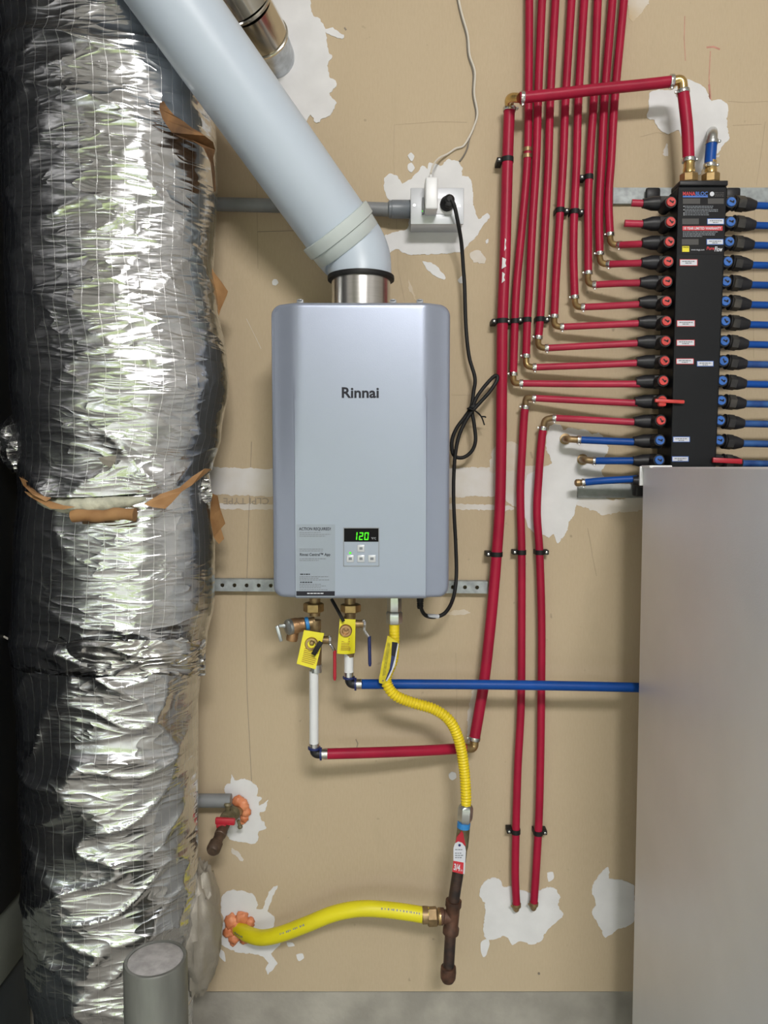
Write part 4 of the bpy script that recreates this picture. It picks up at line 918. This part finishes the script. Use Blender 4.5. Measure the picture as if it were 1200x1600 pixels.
def handle(parent, stem, knee, grip0, grip1, m, o):
    MB().cyl(P(stem[0]-16, stem[1], o-.004), P(stem[0]+2, stem[1], o-.004), .0085, 16).build('stem', BRASSD, parent)
    nuthex(parent, P(stem[0]+2, stem[1], o), (1,0,0), .0078, .006, STEEL, 'handle_nut')
    st_ = [P(stem[0], stem[1]-7, o), P(stem[0]+1, stem[1]+6, o), P(knee[0], knee[1], o), P(grip0[0], grip0[1], o)]
    h = MB().tube(smooth(st_, 5), .0032, 8).build('handle_arm', STEEL, parent)
    MB().tube(smooth([P(grip0[0], grip0[1]-2, o), P((grip0[0]+grip1[0])/2, (grip0[1]+grip1[1])/2, o), P(*grip1, o)], 6), [.0036]*11+[.0036, .0022], 10).build('grip', m, h)
handle(hv, (514,1000), (517,1008), (523,1018), (523,1063), REDH, OV+.01)
# white pipe down to elbow
MB().cyl(P(494,1050,OV), P(494,1038,OV), .0125, 18).build('lower_ring', ZINC, hv)
ww = thing('white_pipe', 'white plastic pipe hanging from the red-handled valve to a black elbow', 'pipe', P(491,1178,OV))
r_ = R(14.4, 490, 1100, OV)
MB().cyl(P(490.5,1048,OV), P(490.5,1164,OV), r_, 22).build('pipe', WHITEP, ww)
MB().lathe(P(491,1169,OV), (0,0,1), [(0, r_), (0, r_*1.1), (.011, r_*1.1), (.011, r_)], 22).build('crimp_sleeve', STEEL, ww)
MB().lathe(P(491,1170,OV), (0,0,1), [(0, r_), (0, r_*1.38), (.004, r_*1.38), (.004, r_)], 22).build('collar', NAVY, ww)
elbow(ww, P(491,1166,OV), P(491,1178,OV), P(506,1178,OV), r_*1.0, BLACKPL)
MB().lathe(P(500,1178,OV), (1,0,0), [(0, r_), (0, r_*1.38), (.004, r_*1.38), (.004, r_)], 22).build('collar', NAVY, ww)
MB().lathe(P(503,1178,OV), (1,0,0), [(0, r_), (0, r_*1.12), (.012, r_*1.12), (.012, r_)], 22).build('crimp_sleeve', STEEL, ww)
cv = thing('cold_service_valve', 'brass cold service valve with blue handle and curled yellow tag under the heater', 'valve', P(545, 1022, OV))
MB().cyl(P(547,934,OV), P(547,966,OV), .0115, 20).build('tailpiece', BRASSD, cv)
nuthex(cv, P(548,950,OV), (0,0,1), .0212, .018, BRASS)
MB().lathe(P(546,1026,OV), (0,0,1), [(0, .0095), (.008, .0105), (.012, .0130), (.060, .0135), (.066, .0115), (.085, .0115)], 22).build('body', BRASSD, cv)
# curled tag
vs = []; fs = []; n = 12
for j in range(9):
    v = j/8
    for i in range(n+1):
        u = i/n; x = lerp(lerp(531,526.5, v), lerp(555.5,554.5, v), u); y = lerp(lerp(967,968,u), lerp(1021,1020.5,u)+1.5*math.sin(u*3.1), v)
        vs.append(P(x, y, OV+.024-.012*sstep(.55, 1, u)*1.2*v+.004*math.sin(v*3)))
m2 = MB(); m2.v = [tuple(v) for v in vs]+[(v.x, v.y+.001, v.z) for v in vs]; off = len(vs)
for j in range(8):
    for i in range(n): k = j*(n+1)+i; fs += [(k, k+n+1, k+n+2, k+1), (off+k, off+k+1, off+k+n+2, off+k+n+1)]
m2.f = fs; tg2 = part_label(m2.build('tag', TAGY, cv), 'curled yellow warning tag')
tagprint([P(531,967,OV+.0275), P(552,967,OV+.0275), P(549,1021,OV+.0265), P(526.5,1021,OV+.0275)], tg2, .0005, 8, .25, .95, .55, .93, 4, False)
MB().lathe(P(541,982,OV+.008), (0,-1,0), [(0, .0105), (.014, .0105), (.015, .0130), (.024, .0130), (.026, .0115), (.0262, .0075), (.020, .007)], 24).build('drain_port', BRONZE, cv)
MB().lathe(P(541,982,OV+.026), (0,-1,0), [(0, .0055), (.005, .0050), (.006, .003)], 16).build('drain_stem', BRONZE, cv)
part_label(MB().tube([P(518,936,OV+.02), P(527,952,OV+.03), P(537,971,OV+.036)], .0034, 8).build('cap_strap', RUBBER, cv), 'black rubber strap')
handle(cv, (568,975), (570,986), (577,996), (578,1041), NAVY, OV+.01)
cw = thing('white_pipe', 'short white plastic pipe under the blue-handled valve with a black elbow', 'pipe', P(545,1069,OV))
MB().cyl(P(545,1019,OV), P(545,1056,OV), r_, 22).build('pipe', WHITEP, cw)
MB().lathe(P(545,1058,OV), (0,0,1), [(0, r_), (0, r_*1.1), (.011, r_*1.1), (.011, r_)], 22).build('crimp_sleeve', STEEL, cw)
MB().lathe(P(545,1060,OV), (0,0,1), [(0, r_), (0, r_*1.32), (.004, r_*1.32), (.004, r_)], 22).build('collar', NAVY, cw)
elbow(cw, P(546,1056,OV), P(546,1069,OV), P(562,1069,OV), r_*1.0, BLACKPL)
MB().lathe(P(554,1069,OV), (1,0,0), [(0, r_), (0, r_*1.38), (.004, r_*1.38), (.004, r_)], 22).build('collar', NAVY, cw)
MB().lathe(P(557,1069,OV), (1,0,0), [(0, r_), (0, r_*1.12), (.011, r_*1.12), (.011, r_)], 22).build('crimp_sleeve', STEEL, cw)

# ------------------------------------------------------------------ gas connector
gh = thing('gas_hose', 'bright yellow corrugated gas hose curving down from the heater', 'hose', P(728,1258,.13))
MB().lathe(P(616,955,OV), (0,0,1), [(0, .0145), (.003, .0155), (.022, .0155), (.025, .0150), (.034, .0150)], 6, math.pi/6).build('adapter', ZINC, gh)
MB().lathe(P(616,975,OV), (0,0,1), [(0, .0125), (.001, .0155), (.004, .0172), (.024, .0172), (.028, .0140)], 6, math.pi/6).build('flare_nut', ZINC, gh)
cl = path([(616,974,.155),(616,1000,.155),(614,1030,.15),(604,1058,.158),(607,1074,.160),(620,1088,.158),(645,1098,.152),(680,1109,.145),(704,1128,.14),(718,1160,.135),(725,1200,.13),(728,1240,.13),(728,1262,.13)], 30)
# resample by length for even corrugations
acc = [0]
for p, q_ in zip(cl, cl[1:]): acc.append(acc[-1]+(q_-p).length)
def at_len(s):
    for i in range(len(acc)-1):
        if s <= acc[i+1]: return cl[i].lerp(cl[i+1], (s-acc[i])/max(1e-9, acc[i+1]-acc[i]))
    return cl[-1]
N_ = int(round(acc[-1]/.0066))*6; PER = acc[-1]/N_*6; rh = R(16.5, 700, 1150, .14); pts = []; rr_ = []
for i in range(N_+1):
    s = acc[-1]*i/N_; pts.append(at_len(s)); k = math.sin(2*math.pi*s/PER)
    fl = sstep(.0, .03, s)*sstep(acc[-1], acc[-1]-.02, s)
    rr_.append(rh*(.965+.115*k*(0.35+.65*sstep(.06, .10, s))*fl))
MB().tube(pts, rr_, 20).build('corrugated_tube', YEL, gh, ang=80)
# long folded tag around the hose
tq_ = [P(605.5,993,.178), P(622,1003,.178), P(617.5,1030,.178), P(613.5,1045,.176), P(606,1064,.172), P(599.5,1069,.170), P(592.5,1067,.170), P(592,1062,.170), P(597,1035,.174)]
ft = part_label(MB().sheet(tq_, .0010).build('hose_tag', mat('mustard_tag', (0.62, 0.50, 0.015), 0.45, var=0.15, vscale=60, col2=(0.74, 0.62, 0.02)), gh, smooth=False), 'long yellow instruction tag')
MB().sheet([P(612.5,1003,.1788), P(621.5,1004,.1788), P(617.5,1030,.1788), P(611,1030,.1788)], .0004).build('brand_block', INK, ft, smooth=False)
MB().sheet([P(611.5,1024,.1790), P(617,1026,.1790), P(614.5,1045,.1780), P(605.5,1063,.1745), P(602,1063,.1745), P(609,1045,.1785)], .0004).build('navy_band', NAVY, ft, smooth=False)
MB().sheet([P(621.5,1005,.1795), P(623,1006,.1795), P(617,1040,.1790), P(609,1058,.1765), P(604.5,1064,.1755), P(603,1064,.1755), P(612,1046,.1790), P(616.5,1030,.1795)], .0004).build('white_edge', WHITEST, ft, smooth=False)
MB().sheet([P(606,1004,.1786), P(610,1005,.1786), P(602,1055,.1742), P(597.5,1056,.1742)], .0004).build('fine_print', TAGINK2, ft, smooth=False)
text('FLEX', 0, 0, 0, 0, 0, YELL, ft, quad=[P(619.5,1006,.1796), P(615.5,1027,.1796), P(612.3,1027,.1796), P(614.5,1005.5,.1796)], bold=.02) if False else None
MB().lathe(P(598.3,1063.5,.1712), (0,-1,0), [(0, .0018), (.0006, .0018)], 10).build('eyelet', BRASSD, ft)
# rigid gas pipe with tee
OG = .13
gp = thing('gas_drip_leg', 'rusty dark iron gas pipe with tee and capped drip leg near the bottom', 'pipe', P(700,1530,OG))
def seg(a, b): return P(*a, OG), P(*b, OG)
MB().lathe(P(726,1285,OG), P(728,1256,OG)-P(726,1285,OG), [(0, .0130), (.004, .0150), (.010, .0165), (.032, .0165), (.038, .0140), (.040, .011)], 6, math.pi/6).build('flare_nut', ZINC, gp)
part_label(MB().cyl(P(724,1293,OG), P(725,1285,OG), .0142, 22).build('thread_tape', TAPEB, gp), 'blue thread sealing tape')
a, b = seg((724.5,1291), (719,1345)); MB().lathe(a, b-a, [(0, .0138), (.03, .0142), (.045, .0142), (.052, .0128), ((b-a).length, .0124)], 22).build('coupling', DOPE, gp)
part_label(MB().sheet([P(721,1298,OG+.0146), P(724,1302,OG+.0146), P(725.5,1312,OG+.0146), P(728,1322,OG+.0142), P(711.5,1318,OG+.0142), P(714,1308,OG+.0144), P(719,1302,OG+.0146)], .004).build('red_mark', REDH, gp, smooth=False), 'red paint mark')
a, b = seg((719,1340), (708.5,1410)); MB().cyl(a, b, .0124, 22).build('upper_nipple', IRON, gp)
tagq = [P(708.5,1325,OG+.0155), P(711,1318,OG+.016), P(716,1315,OG+.016), P(722,1317,OG+.016), P(727,1323,OG+.0155), P(728,1330,OG+.0155), P(726,1366,OG+.0155), P(707,1361,OG+.0155), P(708.5,1344,OG+.0155)]
tgw = part_label(MB().sheet(tagq, .0008).build('size_tag', WHITEST, gp, smooth=False), 'white and red size tag')
MB().sheet([P(708.3,1345,OG+.0162), P(724.5,1348,OG+.0162), P(723.5,1366,OG+.0162), P(706.8,1362,OG+.0162)], .0004).build('red_field', REDL, tgw, smooth=False)
text('3/4', 0, 0, 0, 0, 0, WHITEST, tgw, quad=[P(709.8,1349,OG+.0168), P(719.5,1350.8,OG+.0168), P(718.3,1361.5,OG+.0168), P(708.6,1359.2,OG+.0168)], bold=.03)
text('in', 0, 0, 0, 0, 0, WHITEST, tgw, quad=[P(719.8,1357.5,OG+.0168), P(722.6,1358.1,OG+.0168), P(722.2,1361.8,OG+.0168), P(719.4,1361.2,OG+.0168)])
MB().lathe(P(718,1320.5,OG+.0156), (0,-1,0), [(0, .0028), (.0008, .0028)], 14).build('tag_hole', NAVY, tgw)
textlines(711, 725, [1327, 1332.5, 1336, 1339.5], 1.3, OG+.0162, (.7, 1), 12).build('fine_print', INKG, tgw, smooth=False)
tt, tb_ = P(708.8,1409,OG), P(704,1458,OG); tv = (tb_-tt); tn = tv.normalized(); tl_ = tv.length
MB().lathe(tt-tn*.003, tn, [(0, .0125), (0, .0175), (.012, .0178), (.016, .0152), (tl_-.013, .0152), (tl_-.009, .0178), (tl_+.003, .0175), (tl_+.003, .012)], 24).build('tee', RUST, gp)
tm = tt.lerp(tb_, .5); MB().lathe(tm, P(682,1431,OG)-tm, [(0, .0150), (.018, .0150), (.020, .0178), (.031, .0175), (.031, .012)], 24).build('tee_branch', RUST, gp)
a, b = seg((704.3,1452), (700.5,1518)); MB().cyl(a, b, .0122, 22).build('lower_nipple', IRON, gp)
a, b = P(700.8,1510,OG), P(699.8,1536,OG); MB().lathe(a, b-a, [(0, .0125), (.001, .0165), (.012, .0172), (.026, .0165), (.034, .0125), ((b-a).length, .006)], 22).build('cap', RUST, gp)
# lower yellow hose
gl = thing('gas_hose', 'smooth lemon-yellow gas hose from the iron tee to the foamed wall hole', 'hose', P(372,1450,0))
lp = path([(668,1431,.13),(640,1426,.13),(600,1421,.125),(560,1420,.12),(520,1428,.11),(480,1444,.10),(440,1459,.085),(410,1465,.065),(388,1460,.04),(375,1452,.01),(370,1449,-.004)], 16)
n = len(lp); MB().tube(lp, [R(24, 500, 1440, .10)*(1-.03*(i % 2))*(1-.06*sstep(.8, 1, i/n)) for i in range(n)], 20).build('tube', YEL2, gl, ang=80)
nuthex(gl, P(675.5,1432,.13), (1,0,.04), .0205, .022, BRASSD, 'flare_nut', 6, .3); MB().lathe(P(659,1430,.13), (1,0,.03), [(0, .0165), (.002, .0185), (.014, .0180), (.014, .015)], 20).build('ferrule', BRASSD, gl)
MB().lathe(P(684,1432,.13), (1,0,.03), [(0, .0170), (.004, .0185), (.010, .0170)], 20).build('nut_collar', BRASS, gl)
def onhose(name, i0, i1, nchar, up, seed):
    rg_ = random.Random(seed); mb = MB(); rr = R(24, 500, 1440, .10)
    for k in range(nchar):
        s = lerp(i0, i1, k/nchar)*(n-1); i = int(s); p = lp[i]; d = (lp[min(i+1, n-1)]-lp[i-1]).normalized(); nn = Vector((0,-1,0)); nn = (nn-d*nn.dot(d)).normalized(); uu = d.cross(nn); uu = uu if uu.z > 0 else -uu
        c = p+nn*rr*math.cos(up)*1.015+uu*rr*math.sin(up)*1.015; q = uu*math.cos(up)-nn*math.sin(up)
        w_ = .0016*rg_.uniform(.5, 1); h_ = .0022*rg_.uniform(.6, 1)
        mb.add([c-d*w_-q*h_, c+d*w_-q*h_, c+d*w_+q*h_, c-d*w_+q*h_], [(0, 1, 2, 3)])
    mb.build('hose_print', INKG, gl, smooth=False)
onhose('p', .80, .89, 10, .25, 1); onhose('p', .50, .60, 12, .55, 2); onhose('p', .06, .22, 14, .6, 3)
def foam(name, blobs, label):
    mb = MB()
    for (px, py, o, r, s) in blobs:
        c = P(px, py, o); vs = []; fs = []; nu, nv = 20, 12
        for j in range(nv+1):
            th = math.pi*j/nv
            for i in range(nu):
                ph = 2*math.pi*i/nu; d = Vector((math.sin(th)*math.cos(ph), math.sin(th)*math.sin(ph), math.cos(th)))
                vs.append(c+Vector((d.x, d.y*.7, d.z))*r*(1+.30*noise.noise(d*1.8+Vector((s, 0, 0)))+.22*noise.noise(d*4.5+Vector((0, s, 0)))))
        for j in range(nv):
            for i in range(nu): q = (i+1) % nu; fs.append((j*nu+i, (j+1)*nu+i, (j+1)*nu+q, j*nu+q))
        mb.add(vs, fs)
    return tag(mb.build(name, ORANGE, ang=80), label, 'sealing foam')
foam('expanding_foam', [(362,1440,.006,.017,1), (378,1435,.006,.016,2), (390,1441,.005,.012,3), (358,1456,.006,.014,4), (366,1466,.005,.013,5), (382,1468,.004,.011,6), (373,1450,.004,.02,7), (364,1474,.002,.007,8)], 'lumpy orange foam sealing the yellow hose hole at bottom left')
foam('expanding_foam', [(372,1252,.010,.014,11), (380,1258,.010,.013,12), (384,1268,.008,.012,13), (382,1278,.006,.010,14), (375,1262,.006,.014,15), (378,1285,.003,.006,16)], 'small orange foam blob around the pipe behind the red-handled drain valve')

# ------------------------------------------------------------------ drain valve at left
dv = thing('drain_valve', 'old corroded valve with a red handle and brown capped nipple sticking out at lower left', 'valve', P(376,1266,0))
MB().tube(smooth([P(376,1266,-.004), P(370,1268,.025), P(362,1272,.05)], 5), .0115, 16).build('stub', BRASSD, dv)
MB().lathe(P(366,1269,.035), P(352,1280,.075)-P(366,1269,.035), [(0, .012), (.004, .017), (.014, .017), (.018, .014), (.036, .0155), (.046, .013)], 12).build('body', DOPE, dv)
MB().lathe(P(372,1282,.045), P(377,1298,.04)-P(372,1282,.045), [(0, .004), (.012, .0035), (.016, .006), (.020, .005)], 8).build('side_plug', DOPE, dv)
hq = MB().box(P(352,1283,.095), (.044, .010, .015), rot=Matrix.Rotation(.06, 3, 'Y'), bev=.003); hq.box(P(346,1289,.092), (.022, .012, .012), bev=.003); part_label(hq.build('handle', REDH, dv), 'faded red handle')
MB().lathe(P(356,1264,.06), (0,0,1), [(-.012, .006), (.006, .006), (.010, .009), (.014, .007)], 10).build('stem', DOPE, dv)
a, b = P(354,1283,.07), P(333,1328,.15); L_ = (b-a).length; MB().lathe(a, b-a, [(0, .0115), (L_*.35, .0115), (L_*.36, .0128), (L_*.5, .0128), (L_*.52, .0112), (L_*.75, .0112), (L_*.77, .0145), (L_, .0150), (L_+.006, .011), (L_+.007, .004)], 18).build('capped_nipple', mat('brown_nipple', (0.10, 0.065, 0.045), 0.5, 0.4, 0.3, 60, 0.2, 90), dv)
tag(MB().lathe(P(292,1251,.045), (1,0,0), [(0, R(21.5,330,1251,.045)), (P(361,1251,.045).x-P(292,1251,.045).x, R(21.5,330,1251,.045))], 22).build('grey_conduit', GREYPVC), 'short grey plastic pipe at lower left ending at the orange foam', 'pipe')

# ------------------------------------------------------------------ outlet, plugs, cords
tag(MB().tube([P(318,318.6,.036), P(420,321,.036), P(609,327.5,.036)], R(21,450,320,.036), 22).build('grey_conduit', GREYPVC), 'long grey plastic conduit running behind the vent pipe to the outlet box', 'pipe')
ob = thing('outlet_box', 'white surface-mounted outlet box on a plastered patch right of the vent pipe', 'outlet', P(682,358,0))
OO = .062
cA, cB = P(641.5,294,OO), P(724.5,351,OO)
MB().box(((cA.x+cB.x)/2, -OO/2, (cA.z+cB.z)/2), (cB.x-cA.x-.002, OO-.002, cA.z-cB.z-.002), bev=.004).build('box', PLATE, ob)
MB().box(((cA.x+cB.x)/2, -OO-.0005, (cA.z+cB.z)/2), (cB.x-cA.x, .005, cA.z-cB.z), bev=.0018).build('cover_plate', PLATE, ob)
MB().box(P(683,322.5,OO+.003), (.066, .004, .034), bev=.0015).build('receptacle', WHITEPL, ob)
for (x, y) in ((647.5,321), (717.5,322)): MB().lathe(P(x, y, OO+.003), (0,-1,0), [(0, .003), (.0012, .0026)], 10).build('screw', ZINC, ob)
part_label(MB().lathe(P(606,327,.036), (1,0,0), [(0, .0150), (.003, .0185), (.008, .0185), (.009, .0195), (.050, .0195), (.052, .018)], 24).build('conduit_adapter', GREYPVC2, ob), 'slate grey conduit adapter')
ad = thing('power_adapter', 'white block power adapter plugged into the left socket', 'adapter', P(672,330,OO))
c0 = P(673.5,307,OO+.028); MB().box(c0, (.0265, .045, .066), bev=.004, bseg=3).build('body', WHITEPL, ad)
MB().box(P(661,322,OO+.010), (.004, .012, .034), bev=.001).build('back_edge', HDARK, ad)
MB().lathe(P(660,330,OO+.016), (0,-1,0), [(0, .0012), (.001, .0012)], 8).build('indicator_lamp', LEDG, ad)
MB().lathe(P(673,283,OO+.018), (0,0,1), [(0, .0045), (.004, .0042), (.013, .0028)], 12).build('strain_relief', WHITEPL, ad)
cdw = MB().tube(path([(673,271,.078),(677,258,.05),(686,247,.02),(700,240,.006),(712,232,.0045),(724,228,.0045),(733,214,.005),(740,199,.006),(746,177,.006),(741,146,.006),(742,112,.006),(734,86,.006),(731,55,.006),(723,26,.006),(717,0,.006),(714,-30,.006)], 8), .0022, 8).build('thin_cable', WIREW)
tag(cdw, 'thin off-white cable rising from the white adapter to the top edge', 'cable')
cdd = MB().tube(path([(718,252,.003),(724,244,.003),(730,232,.003),(734,215,.0032),(739,203,.0032),(744,178,.0032),(739,147,.0032),(739.5,113,.0032),(731.5,86,.0032),(729,56,.0032),(721,27,.0032),(715,0,.0032),(712,-30,.0032)], 8), .0018, 8).build('thin_cable', WIRED)
tag(cdd, 'thin grey cable running up the wall twisted beside the off-white one', 'cable')
pc = thing('power_cable', 'black power cable looping from the outlet to under the water heater', 'cable', P(700,320,OO))
mb = MB(); mb.lathe(P(698,320,OO+.004), (0.12,-1,0.05), [(0, .0150), (.012, .0155), (.016, .0135), (.030, .0110), (.034, .006)], 16)
mb.box(P(702,316,OO+.030), (.016, .014, .022), rot=Matrix.Rotation(.2, 3, 'Y'), bev=.004); mb.build('plug', RUBBER, pc)
cp_ = [(705,312,.098),(710,322,.098),(716,350,.085),(721,380,.06),(724,420,.045),(726,450,.04),(728,510,.04),(733,557,.04),(742,590,.04),(740,612,.04),(736,636,.042),(726,652,.042),(713,670,.042),(706,690,.042),(709,711,.042),(723,715,.045),(737,705,.048),(743,688,.05),(741,664,.05),(738,640,.05),(746,619,.05),(762,598,.05),(774,587,.052),(777,593,.055),(766,611,.058),(750,629,.058),(733,649,.058),(719,676,.058),(712,705,.058),(709,745,.055),(709,790,.055),(712,850,.055),(713,900,.06),(708,935,.08),(696,957,.11),(680,964,.12),(666,962,.13),(659,953,.135),(656.5,938,.14)]
MB().tube(path(cp_, 7), .0042, 10).build('cable', RUBBER, pc)
MB().lathe(P(656.5,951,.14), (0,0,1), [(0, .0058), (.006, .0072), (.008, .0062), (.010, .0072), (.013, .0062), (.015, .0072), (.024, .0075)], 12).build('strain_relief', RUBBER, pc)
part_label(MB().tube([P(667,962.3,.1285), P(685,963.3,.1175)], .0048, 10).build('cord_label', WHITEST, pc), 'white cord label')
tie = MB().tube(path([(732,638,.066),(738,640,.068),(744,643,.062),(752,651,.05),(757,664,.045)], 4), .0018, 6); tie.tube(path([(752,651,.05),(757,651,.05),(759,652,.048)], 3), .0018, 6)
tie.lathe(P(737,634,.05), (.45,0,-.9), [(0, .0125), (.005, .0125)], 12); part_label(tie.build('twist_tie', RUBBER, pc), 'black twist tie')

# ------------------------------------------------------------------ fridge
BO = .17
fb = P(1004.5, 729.5, BO); fxl, fzt = fb.x, fb.z; FW, FD = .78, .66
fr = thing('refrigerator', 'grey metallic refrigerator side panel filling the lower right corner', 'refrigerator', (fxl+FW/2, -BO-FD/2, 0))
MB().box((fxl+FW/2, -BO-FD/2, (fzt+.03)/2), (FW, FD, fzt-.03), bev=.004, bseg=3).build('cabinet', FRIDGE, fr)
MB().box((fxl+FW/2, -BO-FD-.035, (fzt+.08)/2), (FW-.004, .06, fzt-.09), bev=.010, bseg=3).build('door', FRIDGE, fr)
MB().tube([(fxl+.06, -BO-FD-.075, .7), (fxl+.06, -BO-FD-.105, .75), (fxl+.06, -BO-FD-.105, 1.45), (fxl+.06, -BO-FD-.075, 1.5)], .010, 12).build('handle', STEELB, fr)
part_label(MB().box((fxl+.02, -BO-.022, fzt+.0005), (.046, .050, .005), bev=.0015).box((fxl+.0165, -BO+.001, fzt-.0185), (.046, .006, .040), bev=.0015).build('corner_cap', WHITEPL, fr), 'white plastic corner cap')
for (dx, dy) in ((.06, .06), (FW-.06, .06), (.06, FD-.06), (FW-.06, FD-.06)): MB().lathe((fxl+dx, -BO-dy, 0), (0,0,1), [(0, .02), (.035, .02)], 14).build('foot', BLACKPL, fr)

# ------------------------------------------------------------------ bollard
BD = .44
bt = P(243, 1497, BD); rb = R(97, 243, 1497, BD)
bo = thing('steel_bollard', 'weathered grey steel bollard post filled with concrete in front of the duct', 'bollard', (bt.x, bt.y, 0))
MB().lathe((bt.x, bt.y, 0), (0,0,1), [(0, rb), (bt.z-.003, rb), (bt.z, rb-.002), (bt.z, rb*.87), (bt.z-.004, rb*.86)], 40).build('pipe', BOLLARD, bo)
MB().lathe((bt.x, bt.y, bt.z-.012), (0,0,1), [(0, rb*.865), (.010, rb*.865), (.014, rb*.6), (.015, .001)], 32).build('concrete_fill', CONCAP, bo)

# ------------------------------------------------------------------ outdoors behind the camera (seen only as reflections)
vs = []; fs = []; nu, nv = 160, 40
for j in range(nv+1):
    th = math.pi*j/nv                                    # hedge cross-section: front, rounded top, back
    for i in range(nu+1):
        x = lerp(-9, 9, i/nu); h = 2.75+0.75*noise.noise(Vector((x*.8, 3, 0)))+.35*noise.noise(Vector((x*2.6, 7, 0)))
        c, q = math.cos(th), math.sin(th)**0.45
        d = .30*noise.noise(Vector((x*1.7, th*3, 1)))+.18*noise.noise(Vector((x*5, th*8, 5)))
        vs.append((x, -12.4+c*(.8+d), -.05+max(0, q*(h+d))))
for j in range(nv):
    for i in range(nu): k = j*(nu+1)+i; fs.append((k, k+1, k+nu+2, k+nu+1))
m = MB(); m.v = vs; m.f = fs; struct(m.build('garden_hedge', HEDGE, ang=80))
